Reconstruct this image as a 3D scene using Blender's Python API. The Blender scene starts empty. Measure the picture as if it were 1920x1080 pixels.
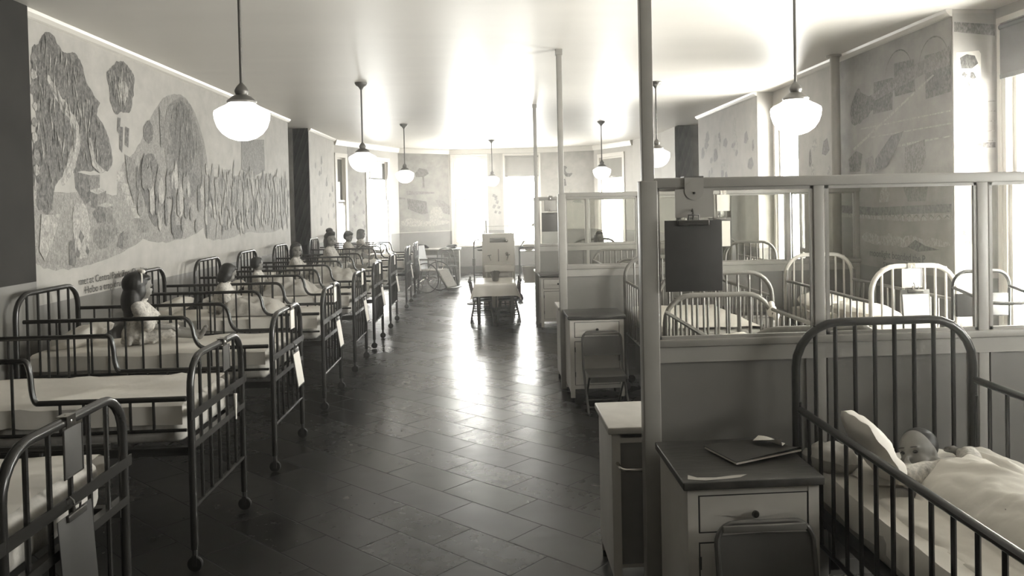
import bpy, bmesh, math, random
from mathutils import Vector, Matrix, noise
random.seed(7)
PI = math.pi
sc = bpy.context.scene
COL = sc.collection

# ------------------------------------------------------------------ materials
def G(v):                                   # sepia-grey paint of reflectance v
    return (v, v * .957, v * .88, 1)

def mat(name, v, rough=.5, var=0., scale=6., bump=0., bscale=None, metal=0., spec=.5, stretch=(1, 1, 1), detail=4., coat=0.):
    m = bpy.data.materials.new(name); m.use_nodes = True
    nt = m.node_tree; b = nt.nodes['Principled BSDF']
    b.inputs['Base Color'].default_value = G(v)
    b.inputs['Roughness'].default_value = rough
    b.inputs['Metallic'].default_value = metal
    b.inputs['Specular IOR Level'].default_value = spec
    b.inputs['Coat Weight'].default_value = coat
    b.inputs['Coat Roughness'].default_value = .12
    if var or bump:
        tc = nt.nodes.new('ShaderNodeTexCoord'); mp = nt.nodes.new('ShaderNodeMapping')
        mp.inputs['Scale'].default_value = stretch
        nt.links.new(tc.outputs['Object'], mp.inputs['Vector'])
    if var:
        n = nt.nodes.new('ShaderNodeTexNoise'); n.inputs['Scale'].default_value = scale
        n.inputs['Detail'].default_value = detail; n.inputs['Roughness'].default_value = .65
        nt.links.new(mp.outputs['Vector'], n.inputs['Vector'])
        r = nt.nodes.new('ShaderNodeValToRGB')
        r.color_ramp.elements[0].position = .3; r.color_ramp.elements[1].position = .7
        r.color_ramp.elements[0].color = G(max(0, v * (1 - var))); r.color_ramp.elements[1].color = G(min(.95, v * (1 + var)))
        nt.links.new(n.outputs['Fac'], r.inputs['Fac']); nt.links.new(r.outputs['Color'], b.inputs['Base Color'])
    if bump:
        n2 = nt.nodes.new('ShaderNodeTexNoise'); n2.inputs['Scale'].default_value = bscale or scale
        n2.inputs['Detail'].default_value = 3
        nt.links.new(mp.outputs['Vector'], n2.inputs['Vector'])
        bp = nt.nodes.new('ShaderNodeBump'); bp.inputs['Strength'].default_value = bump; bp.inputs['Distance'].default_value = .01
        nt.links.new(n2.outputs['Fac'], bp.inputs['Height']); nt.links.new(bp.outputs['Normal'], b.inputs['Normal'])
    return m

def emit(name, v, s):
    m = bpy.data.materials.new(name); m.use_nodes = True; nt = m.node_tree
    b = nt.nodes['Principled BSDF']; b.inputs['Base Color'].default_value = G(.85)
    b.inputs['Emission Color'].default_value = (1, .97, .9, 1); b.inputs['Emission Strength'].default_value = s
    b.inputs['Roughness'].default_value = .25
    return m

def glass(name, clear=.93):
    m = bpy.data.materials.new(name); m.use_nodes = True; nt = m.node_tree
    for n in list(nt.nodes): nt.nodes.remove(n)
    out = nt.nodes.new('ShaderNodeOutputMaterial'); mix = nt.nodes.new('ShaderNodeMixShader')
    t = nt.nodes.new('ShaderNodeBsdfTransparent'); t.inputs['Color'].default_value = (clear, clear, clear * .98, 1)
    g = nt.nodes.new('ShaderNodeBsdfGlossy'); g.inputs['Roughness'].default_value = .02
    lw = nt.nodes.new('ShaderNodeLayerWeight'); lw.inputs['Blend'].default_value = .5
    pw = nt.nodes.new('ShaderNodeMath'); pw.operation = 'POWER'; pw.inputs[1].default_value = 5; nt.links.new(lw.outputs['Facing'], pw.inputs[0])
    f = nt.nodes.new('ShaderNodeMath'); f.operation = 'MULTIPLY_ADD'; f.inputs[1].default_value = .9; f.inputs[2].default_value = .035; nt.links.new(pw.outputs[0], f.inputs[0])
    nt.links.new(f.outputs[0], mix.inputs['Fac']); nt.links.new(t.outputs[0], mix.inputs[1]); nt.links.new(g.outputs[0], mix.inputs[2])
    nt.links.new(mix.outputs[0], out.inputs['Surface'])
    return m

def engraved(name, lo, hi, scale):
    """brushy fine-lined paint: broken strokes and dark outlines between two tones"""
    m = bpy.data.materials.new(name); m.use_nodes = True; nt = m.node_tree; b = nt.nodes['Principled BSDF']; b.inputs['Roughness'].default_value = .65
    tc = nt.nodes.new('ShaderNodeTexCoord'); mp = nt.nodes.new('ShaderNodeMapping'); mp.inputs['Scale'].default_value = (1.5, .8, 1); nt.links.new(tc.outputs['Object'], mp.inputs['Vector'])
    n = nt.nodes.new('ShaderNodeTexNoise'); n.inputs['Scale'].default_value = scale; n.inputs['Detail'].default_value = 7; n.inputs['Distortion'].default_value = 1.6; nt.links.new(mp.outputs['Vector'], n.inputs['Vector'])
    v = nt.nodes.new('ShaderNodeTexVoronoi'); v.feature = 'DISTANCE_TO_EDGE'; v.inputs['Scale'].default_value = scale * .5; wv = nt.nodes.new('ShaderNodeVectorMath'); wv.operation = 'MULTIPLY_ADD'; wv.inputs[1].default_value = (.09, .09, .09); nt.links.new(n.outputs['Color'], wv.inputs[0]); nt.links.new(mp.outputs['Vector'], wv.inputs[2]); nt.links.new(wv.outputs[0], v.inputs['Vector'])
    r1 = nt.nodes.new('ShaderNodeValToRGB'); r1.color_ramp.elements[0].position = .36; r1.color_ramp.elements[1].position = .64
    r1.color_ramp.elements[0].color = G(lo); r1.color_ramp.elements[1].color = G(hi); nt.links.new(n.outputs['Fac'], r1.inputs['Fac'])
    r2 = nt.nodes.new('ShaderNodeValToRGB'); r2.color_ramp.elements[0].position = .02; r2.color_ramp.elements[1].position = .10
    r2.color_ramp.elements[0].color = (.7, .7, .7, 1); r2.color_ramp.elements[1].color = (1, 1, 1, 1); nt.links.new(v.outputs['Distance'], r2.inputs['Fac'])
    mx = nt.nodes.new('ShaderNodeMix'); mx.data_type = 'RGBA'; mx.blend_type = 'MULTIPLY'; mx.inputs['Factor'].default_value = 1
    nt.links.new(r1.outputs['Color'], mx.inputs['A']); nt.links.new(r2.outputs['Color'], mx.inputs['B']); nt.links.new(mx.outputs['Result'], b.inputs['Base Color'])
    return m

def floor_mat():
    m = mat('waxed_floor_blocks', .03, .22); nt = m.node_tree; b = nt.nodes['Principled BSDF']
    tc = nt.nodes.new('ShaderNodeTexCoord'); mp = nt.nodes.new('ShaderNodeMapping')
    mp.inputs['Rotation'].default_value = (0, 0, PI / 4); mp.inputs['Location'].default_value = (.13, .05, 0)
    nt.links.new(tc.outputs['Object'], mp.inputs['Vector'])
    br = nt.nodes.new('ShaderNodeTexBrick'); br.offset = .5
    br.inputs['Scale'].default_value = 1.; br.inputs['Brick Width'].default_value = .50; br.inputs['Row Height'].default_value = .25
    br.inputs['Mortar Size'].default_value = .004; br.inputs['Mortar Smooth'].default_value = .3
    br.inputs['Color1'].default_value = G(.012); br.inputs['Color2'].default_value = G(.019); br.inputs['Mortar'].default_value = G(.005)
    nt.links.new(mp.outputs['Vector'], br.inputs['Vector'])
    n = nt.nodes.new('ShaderNodeTexNoise'); n.inputs['Scale'].default_value = 14; n.inputs['Detail'].default_value = 6
    nt.links.new(mp.outputs['Vector'], n.inputs['Vector'])
    mx = nt.nodes.new('ShaderNodeMix'); mx.data_type = 'RGBA'; mx.blend_type = 'MULTIPLY'; mx.inputs['Factor'].default_value = .4
    nt.links.new(br.outputs['Color'], mx.inputs['A']); nt.links.new(n.outputs['Color'], mx.inputs['B'])
    nt.links.new(mx.outputs['Result'], b.inputs['Base Color'])
    b2 = nt.nodes.new('ShaderNodeTexBrick'); b2.offset = .5
    for k in ('Scale', 'Brick Width', 'Row Height', 'Mortar Size', 'Mortar Smooth'): b2.inputs[k].default_value = br.inputs[k].default_value
    b2.inputs['Color1'].default_value = (.24, .24, .24, 1); b2.inputs['Color2'].default_value = (.32, .32, .32, 1); b2.inputs['Mortar'].default_value = (.6, .6, .6, 1)
    nt.links.new(mp.outputs['Vector'], b2.inputs['Vector'])
    rr = nt.nodes.new('ShaderNodeMath'); rr.operation = 'MULTIPLY_ADD'; rr.inputs[1].default_value = .10
    nt.links.new(n.outputs['Fac'], rr.inputs[0]); nt.links.new(b2.outputs['Color'], rr.inputs[2]); sb = nt.nodes.new('ShaderNodeMath'); sb.operation = 'SUBTRACT'; sb.inputs[1].default_value = .05
    nt.links.new(rr.outputs[0], sb.inputs[0]); nt.links.new(sb.outputs[0], b.inputs['Roughness'])
    n2 = nt.nodes.new('ShaderNodeTexNoise'); n2.inputs['Scale'].default_value = 3; n2.inputs['Detail'].default_value = 2
    nt.links.new(tc.outputs['Object'], n2.inputs['Vector'])
    ad = nt.nodes.new('ShaderNodeMath'); ad.operation = 'MULTIPLY_ADD'; ad.inputs[1].default_value = -1.2
    nt.links.new(br.outputs['Fac'], ad.inputs[0]); nt.links.new(n2.outputs['Fac'], ad.inputs[2])
    bp = nt.nodes.new('ShaderNodeBump'); bp.inputs['Strength'].default_value = .5; bp.inputs['Distance'].default_value = .006
    nt.links.new(ad.outputs[0], bp.inputs['Height']); nt.links.new(bp.outputs['Normal'], b.inputs['Normal'])
    b.inputs['Specular IOR Level'].default_value = .38
    return m

M = dict(
    floor=floor_mat(),
    ceiling=mat('ceiling_gloss_paint', .74, .42, .03, 1.2, .12, 2.2, spec=.6, stretch=(.5, 2.5, 1)),
    wall=mat('wall_paint', .42, .6, .06, 3, .05, 30),
    corner_shade=mat('shaded_wall_tone', .035, .8, .15, 3, .05, 20, spec=.15),  # shadow of the near-left corner, put into the wall colour
    dado=mat('dado_paint', .16, .4, .1, 5, .05, 20),
    trimw=mat('white_trim_enamel', .7, .3),
    base=mat('dark_baseboard', .04, .4),
    mural=mat('mural_ground', .37, .65, .14, 5, .05, 40, detail=7),
    mural_dim=mat('mural_ground_grey', .25, .65, .28, 4, .05, 40, detail=7),
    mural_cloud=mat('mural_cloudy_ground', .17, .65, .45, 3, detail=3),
    pD=engraved('mural_dark_paint', .055, .20, 24),
    pM=engraved('mural_middle_paint', .11, .27, 30),
    pL=engraved('mural_light_paint', .26, .46, 26),
    pF=engraved('mural_faint_paint', .19, .33, 34),
    pW=mat('mural_white_paint', .72, .6, .06, 10),
    ink=mat('mural_ink', .06, .6),
    bed=mat('brown_bed_enamel', .02, .26, .15, 9, spec=.55),
    crib=mat('grey_crib_enamel', .16, .3, .1, 9, spec=.6),
    white_lit=mat('white_and_lit_enamel', .62, .3),  # white card frames; on crib ends the white stands for daylight
    crib_dark=mat('dark_crib_enamel', .018, .3, spec=.45),
    rubber=mat('black_rubber', .015, .6),
    steel=mat('nickel_plate', .45, .22, metal=1.),
    iron=mat('bed_iron', .03, .5, .2, 12),
    sheet=mat('white_sheet_cotton', .72, .85, .04, 5, .25, 14, spec=.2),
    cloth=mat('starched_tablecloth', .7, .42, .03, 6, spec=.6),
    tick=mat('mattress_ticking', .42, .9, .1, 30, .2, 40, spec=.2),
    blanket=mat('grey_blanket_wool', .44, .95, .12, 18, .3, 60, spec=.1),
    gown=mat('pale_gown_cotton', .48, .9, .4, 60, .3, 30, spec=.2),
    skin=mat('skin', .19, .55, .06, 10, spec=.4),
    hair=mat('dark_hair', .018, .5, .3, 30, stretch=(1, 1, .2)),
    eye=mat('dark_eye', .02, .2),
    lip=mat('lip', .2, .5),
    part=mat('olive_partition_paint', .27, .4, .08, 6, .04, 30),
    panel=mat('olive_panel_paint', .15, .42, .1, 3, .05, 25),
    cab=mat('cream_cabinet_enamel', .5, .35, .1, 4, .03, 20),
    cabin=mat('cabinet_recess', .16, .5, .15, 4),
    wood=mat('worn_dark_wood_top', .05, .35, .4, 9, .1, 18, stretch=(1, 5, 1)),
    metaltop=mat('zinc_top', .42, .4, .12, 9),
    gap=mat('shadow_gap', .02, .7),
    knob=mat('black_knob', .02, .25),
    chair=mat('grey_green_chair_paint', .07, .4, .12, 8),
    board=mat('dark_clipboard_fibre', .035, .55, .15, 9),
    boardl=mat('grey_clipboard_fibre', .06, .55, .15, 9),
    card=mat('white_card', .75, .6),
    cardg=mat('grey_card', .3, .5, .06, 10),
    paper=mat('paper_sheet', .7, .8, .03, 10),
    clip=mat('dark_clip_steel', .08, .3, metal=.6),
    folder=mat('dark_paper_cover', .05, .6, .2, 8),
    stool=mat('dark_turned_wood', .06, .4, .2, 9),
    pot=mat('terracotta_pot', .14, .7, .2, 12),
    leaf=mat('dark_leaf', .06, .5),
    tile=mat('white_tile_enamel', .6, .3, .05, 5),
    desk=mat('oak_desk', .22, .4, .2, 6, stretch=(1, 6, 6)),
    shade=mat('dark_roller_blind', .09, .8, .1, 5),
    shadel=mat('light_roller_blind', .3, .8, .05, 5),
    lampmetal=mat('lamp_metal', .12, .35, metal=.5),
    globe=emit('lit_opal_glass', .9, 5.0),
    pane=glass('window_glass', .97),
    pane2=glass('partition_glass', .9),
    cane=mat('woven_cane', .35, .8, .2, 40),
)

# ------------------------------------------------------------------ mesh builder
class MB:
    def __init__(s): s.v, s.f, s.mi, s.cur = [], [], [], 0
    def add(s, vs, fs):
        o = len(s.v); s.v += [tuple(v) for v in vs]; s.f += [tuple(i + o for i in f) for f in fs]; s.mi += [s.cur] * len(fs); return s
    def box(s, c, d, R=None, bev=0.):
        x, y, z = d[0] / 2, d[1] / 2, d[2] / 2
        if not bev:
            vs = [Vector((i * x, j * y, k * z)) for i in (-1, 1) for j in (-1, 1) for k in (-1, 1)]
            fs = [(0, 1, 3, 2), (4, 6, 7, 5), (0, 4, 5, 1), (2, 3, 7, 6), (0, 2, 6, 4), (1, 5, 7, 3)]
        else:
            bm = bmesh.new(); bmesh.ops.create_cube(bm, size=1)
            for v in bm.verts: v.co = Vector((v.co.x * d[0], v.co.y * d[1], v.co.z * d[2]))
            bmesh.ops.bevel(bm, geom=bm.edges[:], offset=bev, segments=3, affect='EDGES', profile=.5)
            bm.verts.index_update(); vs = [v.co.copy() for v in bm.verts]; fs = [[v.index for v in f.verts] for f in bm.faces]; bm.free()
        if R: vs = [R @ v for v in vs]
        return s.add([v + Vector(c) for v in vs], fs)
    def span(s, a, b, bev=0.):
        return s.box([(a[i] + b[i]) / 2 for i in range(3)], [abs(b[i] - a[i]) for i in range(3)], bev=bev)
    def tube(s, pts, r, n=10, closed=False):
        P = [Vector(p) for p in pts]; rr = r if isinstance(r, (list, tuple)) else [r] * len(P); vs, fs = [], []
        t0 = (P[1] - P[0]).normalized(); u = t0.orthogonal().normalized(); L = len(P)
        for i, p in enumerate(P):
            if closed: t = (P[(i + 1) % L] - P[i - 1]).normalized()
            elif i == 0: t = t0
            elif i == L - 1: t = (P[i] - P[i - 1]).normalized()
            else: t = ((P[i + 1] - p).normalized() + (p - P[i - 1]).normalized()).normalized()
            u = (u - t * u.dot(t)).normalized(); w = t.cross(u)
            for k in range(n):
                a = 2 * PI * k / n; vs.append(p + (u * math.cos(a) + w * math.sin(a)) * rr[i])
        for i in range(L if closed else L - 1):
            j = (i + 1) % L
            for k in range(n): fs.append((i * n + k, i * n + (k + 1) % n, j * n + (k + 1) % n, j * n + k))
        if not closed: fs += [tuple(range(n))[::-1], tuple((L - 1) * n + k for k in range(n))]
        return s.add(vs, fs)
    def lathe(s, prof, c=(0, 0, 0), n=24, R=None):
        vs, fs = [], []
        for r, z in prof:
            for k in range(n):
                a = 2 * PI * k / n; v = Vector((r * math.cos(a), r * math.sin(a), z)); vs.append((R @ v if R else v) + Vector(c))
        for i in range(len(prof) - 1):
            for k in range(n): fs.append((i * n + k, i * n + (k + 1) % n, (i + 1) * n + (k + 1) % n, (i + 1) * n + k))
        fs += [tuple(range(n))[::-1], tuple((len(prof) - 1) * n + k for k in range(n))]
        return s.add(vs, fs)
    def ell(s, c, r, R=None, nu=16, nv=10):
        vs, fs = [Vector((0, 0, -1))], []
        for j in range(1, nv):
            b = -PI / 2 + PI * j / nv
            for k in range(nu): vs.append(Vector((math.cos(b) * math.cos(2 * PI * k / nu), math.cos(b) * math.sin(2 * PI * k / nu), math.sin(b))))
        vs.append(Vector((0, 0, 1)))
        for k in range(nu): fs.append((0, 1 + (k + 1) % nu, 1 + k))
        for j in range(nv - 2):
            for k in range(nu): fs.append((1 + j * nu + k, 1 + j * nu + (k + 1) % nu, 1 + (j + 1) * nu + (k + 1) % nu, 1 + (j + 1) * nu + k))
        top = len(vs) - 1
        for k in range(nu): fs.append((top, 1 + (nv - 2) * nu + k, 1 + (nv - 2) * nu + (k + 1) % nu))
        rr = Vector(r) if not isinstance(r, (int, float)) else Vector((r, r, r))
        vs = [Vector((v.x * rr.x, v.y * rr.y, v.z * rr.z)) for v in vs]
        if R: vs = [R @ v for v in vs]
        return s.add([v + Vector(c) for v in vs], fs)
    def cap(s, a, b, r0, r1=None, n=12):
        r1 = r0 if r1 is None else r1; a, b = Vector(a), Vector(b); d = (b - a).normalized(); P, rr = [], []
        for k in range(5): t = PI / 2 * (1 - k / 5); P.append(a - d * r0 * math.sin(t)); rr.append(max(1e-4, r0 * math.cos(t)))
        P.append(a); rr.append(r0); P.append(b); rr.append(r1)
        for k in range(1, 6): t = PI / 2 * k / 5; P.append(b + d * r1 * math.sin(t)); rr.append(max(1e-4, r1 * math.cos(t)))
        return s.tube(P, rr, n)
    def poly(s, pts): return s.add(pts, [tuple(range(len(pts)))])
    def mesh(s, name, mats, smooth=False, weld=0.):
        me = bpy.data.meshes.new(name); me.from_pydata(s.v, [], s.f); me.update()
        bm = bmesh.new(); bm.from_mesh(me)
        if weld: bmesh.ops.remove_doubles(bm, verts=bm.verts[:], dist=weld)
        bmesh.ops.recalc_face_normals(bm, faces=bm.faces[:]); bm.to_mesh(me); bm.free()
        for m in (mats if isinstance(mats, (list, tuple)) else [mats]): me.materials.append(m)
        if len(me.polygons) == len(s.mi): me.polygons.foreach_set('material_index', s.mi)
        if smooth:
            me.polygons.foreach_set('use_smooth', [True] * len(me.polygons))
            if smooth != 'all':
                try: me.set_sharp_from_angle(angle=math.radians(40))
                except Exception: pass
        return me

def link(name, me, parent=None, loc=None):
    o = bpy.data.objects.new(name, me); COL.objects.link(o)
    if parent: o.parent = parent
    if loc: o.location = loc
    return o
def put(name, mb, m, parent=None, smooth=True, weld=0.): return link(name, mb.mesh(name, m, smooth, weld), parent)
def tag(o, label, cat, group=None):
    o['label'] = label; o['category'] = cat
    if group: o['group'] = group
    return o
def thing(name, label, cat, loc=(0, 0, 0), rz=0., group=None):
    o = bpy.data.objects.new(name, None); COL.objects.link(o); o.empty_display_size = .1
    o.location = loc; o.rotation_euler = (0, 0, rz); return tag(o, label, cat, group)
def struct(name, mb, m, parent=None, smooth=False):
    o = put(name, mb, m, parent, smooth)
    if not parent: o['kind'] = 'structure'
    return o

# ------------------------------------------------------------------ room shell
CZ = 2.92
LX, RX, WX = -2.96, 3.30, 3.62
struct('floor', MB().span((-4.4, -1.9, -.12), (4.4, 19.5, 0)), M['floor'])
struct('ceiling', MB().span((-4.4, -1.9, CZ), (4.4, 19.5, CZ + .15)), M['ceiling'])
DZ = 1.0                                    # top of the dark dado

def wall_run(mb, p0, p1, z0, z1, th=.35):   # a slab standing outside the inner line p0 -> p1 (room on the right-hand side)
    p0, p1 = Vector(p0), Vector(p1); d = (p1 - p0).normalized(); n = Vector((-d.y, d.x)) * th
    q = [p0, p1, p1 + n, p0 + n]
    vs = [(a.x, a.y, z) for z in (z0, z1) for a in q]
    mb.add(vs, [(0, 1, 2, 3), (7, 6, 5, 4), (0, 4, 5, 1), (1, 5, 6, 2), (2, 6, 7, 3), (3, 7, 4, 0)])

def wall(name, p0, p1, holes=(), th=.2, m='wall', dado=True, side=None):
    """wall with window holes (u0,u1,z0,z1); dado paint below DZ as a second material of the same wall"""
    L = (Vector(p1) - Vector(p0)).length; d = (Vector(p1) - Vector(p0)) / L
    at = lambda u: tuple(Vector(p0) + d * u)
    mb = MB(); us = sorted([0, L] + [h for x in holes for h in x[:2]])
    for a, b in zip(us, us[1:]):
        if b - a < 1e-4: continue
        h = next((x for x in holes if x[0] - 1e-4 <= a and b <= x[1] + 1e-4), None)
        spans = [(0, CZ)] if not h else [(0, h[2]), (h[3], CZ)]
        for z0, z1 in spans:
            if dado and z0 < DZ < z1:
                mb.cur = 1; wall_run(mb, at(a), at(b), z0, DZ, th); mb.cur = 0; wall_run(mb, at(a), at(b), DZ, z1, th)
            else:
                mb.cur = 1 if dado and z1 <= DZ else 0; wall_run(mb, at(a), at(b), z0, z1, th)
    return struct(name, mb, [M[m], M['dado']])

def frame_of(p0, p1):
    p0, p1 = Vector(p0), Vector(p1); d = (p1 - p0).normalized(); n = Vector((-d.y, d.x))
    return Matrix(((d.x, n.x, 0, p0.x), (d.y, n.y, 0, p0.y), (0, 0, 1, 0), (0, 0, 0, 1)))

WN = [0]
def window(p0, p1, u0, u1, z0, z1, inset=.05, meet=1.72, mullion=0, casing=.04, th=.2):
    WN[0] += 1
    T = frame_of(p0, p1); f = MB(); w = .04
    o = put('window_%d' % WN[0], f.span((u0, inset, z0), (u0 + w, inset + .1, z1)).span((u1 - w, inset, z0), (u1, inset + .1, z1))
            .span((u0, inset, z1 - w), (u1, inset + .1, z1)).span((u0, inset, z0), (u1, inset + .1, z0 + w)), M['trimw'], smooth=False)
    o['kind'] = 'structure'; o.matrix_world = T
    c = MB()
    for a, b in ((u0 - casing, u0), (u1, u1 + casing)): c.span((a, -.02, z0 - .02), (b, 0, z1 + casing))
    c.span((u0 - casing, -.025, z1), (u1 + casing, 0, z1 + casing)); put('window_casing', c, M['trimw'], o, False)
    put('window_sill', MB().span((u0 - casing, -.06, z0 - .04), (u1 + casing, inset, z0), bev=.008), M['trimw'], o)
    for nm, a, b, y in (('upper_sash', meet, z1 - w, inset + .055), ('lower_sash', z0 + w, meet + .03, inset + .02)):
        m = MB(); s = .034
        m.span((u0 + w, y, a), (u0 + w + s, y + .03, b)).span((u1 - w - s, y, a), (u1 - w, y + .03, b))
        m.span((u0 + w, y, a), (u1 - w, y + .03, a + s)).span((u0 + w, y, b - s), (u1 - w, y + .03, b))
        if mullion: m.span((u0 + (u1 - u0) * mullion - .012, y + .005, a), (u0 + (u1 - u0) * mullion + .012, y + .025, b))
        so = put(nm, m, M['trimw'], o, False)
        put('pane', MB().span((u0 + w + s, y + .012, a + s), (u1 - w - s, y + .016, b - s)), M['pane'], so, False)
    # a sampling portal for the daylight outside this window
    L = bpy.data.lights.new('daylight', 'AREA'); L.shape = 'RECTANGLE'; L.size = u1 - u0; L.size_y = z1 - z0; L.cycles.is_portal = True
    lo = bpy.data.objects.new('daylight', L); COL.objects.link(lo)
    lo.matrix_world = T @ Matrix.Translation(((u0 + u1) / 2, th + .02, (z0 + z1) / 2)) @ Matrix.Rotation(PI / 2, 4, 'X') @ Matrix.Rotation(PI, 4, 'Y') @ Matrix.Rotation(PI, 4, 'Z')
    d = (lo.matrix_world.to_3x3() @ Vector((0, 0, -1)))
    if d.dot(T.to_3x3() @ Vector((0, 1, 0))) > 0: lo.matrix_world = lo.matrix_world @ Matrix.Rotation(PI, 4, 'X')
    return T

def roller(T, u0, u1, z1, zb, label, m='shade', y=.05):
    o = thing('roller_blind', label, 'blind'); o.matrix_world = T
    put('blind_cloth', MB().span((u0 + .01, y, zb), (u1 - .01, y + .004, z1 - .02)), M[m], o, False)
    put('roller', MB().tube([(u0 + .005, y + .012, z1 - .03), (u1 - .005, y + .012, z1 - .03)], .022, 12), M[m], o)
    put('hem_slat', MB().span((u0 + .01, y - .005, zb - .012), (u1 - .01, y + .009, zb + .02), bev=.004), M[m], o)
    return o

# plan points; every wall is drawn with the room on the right of p0 -> p1
# left side runs along +Y with the room at +X (right-hand side)
wall('wall_left', (LX, -1.9), (LX, 12.07), th=1.2)
wall('wall_left_alcove', (LX - .95, 12.0), (LX - .95, 13.45), dado=True)
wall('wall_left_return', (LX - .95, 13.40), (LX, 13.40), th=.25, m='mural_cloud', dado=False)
wall('wall_left_far', (LX, 13.40), (LX, 15.60), th=.25)
A, B_, C_, D_, E_, F_ = (LX, 15.60), (-2.05, 18.2), (-.95, 18.98), (1.22, 18.93), (2.42, 18.42), (3.06, 16.95)
h1, h2 = (.03, .42, .62, 2.62), (1.26, 2.26, .62, 2.62)
wall('wall_bay_left', A, B_, [h1, h2], th=.06); T = window(A, B_, *h1, inset=-.02, th=.06); T2 = window(A, B_, *h2, mullion=.25, inset=-.02, th=.06)
roller(T, *h1[:2], 2.62, 1.62, 'dark roller blind pulled halfway down over the narrow window beside the last left mural')
roller(T2, *h2[:2], 2.62, 2.2, 'short dark roller blind over the window behind the children at the far left')
wall('wall_bay_ship', B_, C_)
h3, h4 = (.08, .87, .66, 2.76), (1.31, 2.12, .66, 2.76)
wall('wall_back', C_, D_, [h3, h4]); T3 = window(C_, D_, *h3); T4 = window(C_, D_, *h4)
roller(T4, *h4[:2], 2.76, 2.27, 'grey roller blind on the end window right of the narrow painted pier', 'shadel')
wall('wall_bay_right', D_, E_)
LR = (Vector(F_) - Vector(E_)).length
h5 = (.22, 1.25, .62, 2.66)
wall('wall_bay_window', E_, F_, [h5], th=.06); T5 = window(E_, F_, *h5, inset=-.02, th=.06)
roller(T5, *h5[:2], 2.66, 2.16, 'grey roller blind on the right bay window behind the hanging lamp', 'shadel')
wall('wall_right_far', F_, (RX, 15.2)); wall('wall_right_end', (RX, 15.2), (RX, 13.8), th=.25)
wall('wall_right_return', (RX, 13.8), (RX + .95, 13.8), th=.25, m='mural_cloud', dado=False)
wall('wall_right_alcove', (RX + .95, 13.85), (RX + .95, 12.4))
wall('wall_right_alcove_near', (RX + 1.15, 12.45), (RX + .20, 12.45))
# right-hand piers stand forward of the window wall
def pier(name, y0, y1, d=.42):
    mb = MB(); mb.cur = 1; mb.span((RX, y0, 0), (RX + d, y1, DZ)); mb.cur = 0; mb.span((RX, y0, DZ), (RX + d, y1, CZ)); return struct(name, mb, [M['wall'], M['dado']])
pier('wall_right_pier', 9.66, 12.45, .23); pier('wall_right_mural', 5.50, 8.37); pier('wall_right_near', 2.55, 3.55); pier('wall_right_corner', -1.9, .6)
h6, h7 = (.06, 1.23, .5, 2.72), (.08, 1.87, .5, 2.80)
wall('wall_right_window', (3.5, 9.66), (3.5, 8.37), [h6], th=.05); T6 = window((3.5, 9.66), (3.5, 8.37), *h6, mullion=.5, inset=-.02, casing=.02, th=.05)
wall('wall_right_front', (WX, 5.50), (WX, 3.55), [h7], th=.1); T7 = window((WX, 5.50), (WX, 3.55), *h7, mullion=.5, inset=-.01, th=.1)
fill_hole = (.10, 1.85, 1.25, 1.95)
wall('wall_right_camera', (WX, 2.55), (WX, .6), [fill_hole], th=.1); T_fill = window((WX, 2.55), (WX, .6), *fill_hole, meet=1.6, inset=0., th=.1)  # unseen window added to light the near cabinet and crib
roller(T7, *h7[:2], 2.80, 2.42, 'dark roller blind at the top of the big window on the near right', y=-.03)
struct('wall_camera_end', MB().span((-4.4, -2.1, 0), (4.4, -1.9, CZ)), M['wall'])
# mouldings and skirtings
def trim(name, p0, p1, prof, m, bz=0):
    T = frame_of(p0, p1); L = (Vector(p1) - Vector(p0)).length; mb = MB(); n = len(prof)
    vs = [(u, y, z) for u in (0, L) for y, z in prof]
    mb.add(vs, [tuple(range(n)), tuple(range(n, 2 * n))[::-1]] + [(k, (k + 1) % n, n + (k + 1) % n, n + k) for k in range(n)])
    o = struct(name, mb, m); o.matrix_world = T; return o
cove = [(0, CZ), (-.05, CZ), (-.042, CZ - .02), (-.02, CZ - .042), (0, CZ - .05)]
trim('trim_1', (LX, 5.3), (LX, 12.07), cove, M['trimw']); trim('trim_2', (LX, 13.4), (LX, 15.6), cove, M['trimw'])
trim('trim_3', (RX, 12.45), (RX, 9.66), cove, M['trimw']); trim('trim_4', (RX, 8.37), (RX, 5.5), cove, M['trimw'])
rail = [(0, CZ - .11), (-.03, CZ - .11), (-.06, CZ - .02), (-.06, CZ), (0, CZ)]
for i, (a, b) in enumerate(((A, B_), (B_, C_), (C_, D_), (D_, E_), (E_, F_))): trim('trim_%d' % (5 + i), a, b, rail, M['trimw'])
bs = [(0, 0), (-.02, 0), (-.02, .14), (-.012, .16), (0, .16)]
trim('baseboard_left', (LX, -1.9), (LX, 12.07), bs, M['base'])
for nm, a, b in (('baseboard_bay_left', A, B_), ('baseboard_bay_ship', B_, C_), ('baseboard_back', C_, D_), ('baseboard_bay_right', D_, E_)):
    trim(nm, a, b, bs, M['base'])
trim('baseboard_right', (RX, 8.37), (RX, 5.5), bs, M['base'])
# near-left plain wall steps forward a little; recess shade painted into its upper part
nw = MB().span((LX, -1.9, 1.17), (LX + .06, 5.30, CZ)); nw.cur = 1; nw.span((LX, -1.9, 0), (LX + .06, 5.30, 1.17)); struct('wall_left_near', nw, [M['corner_shade'], M['dado']])

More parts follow.
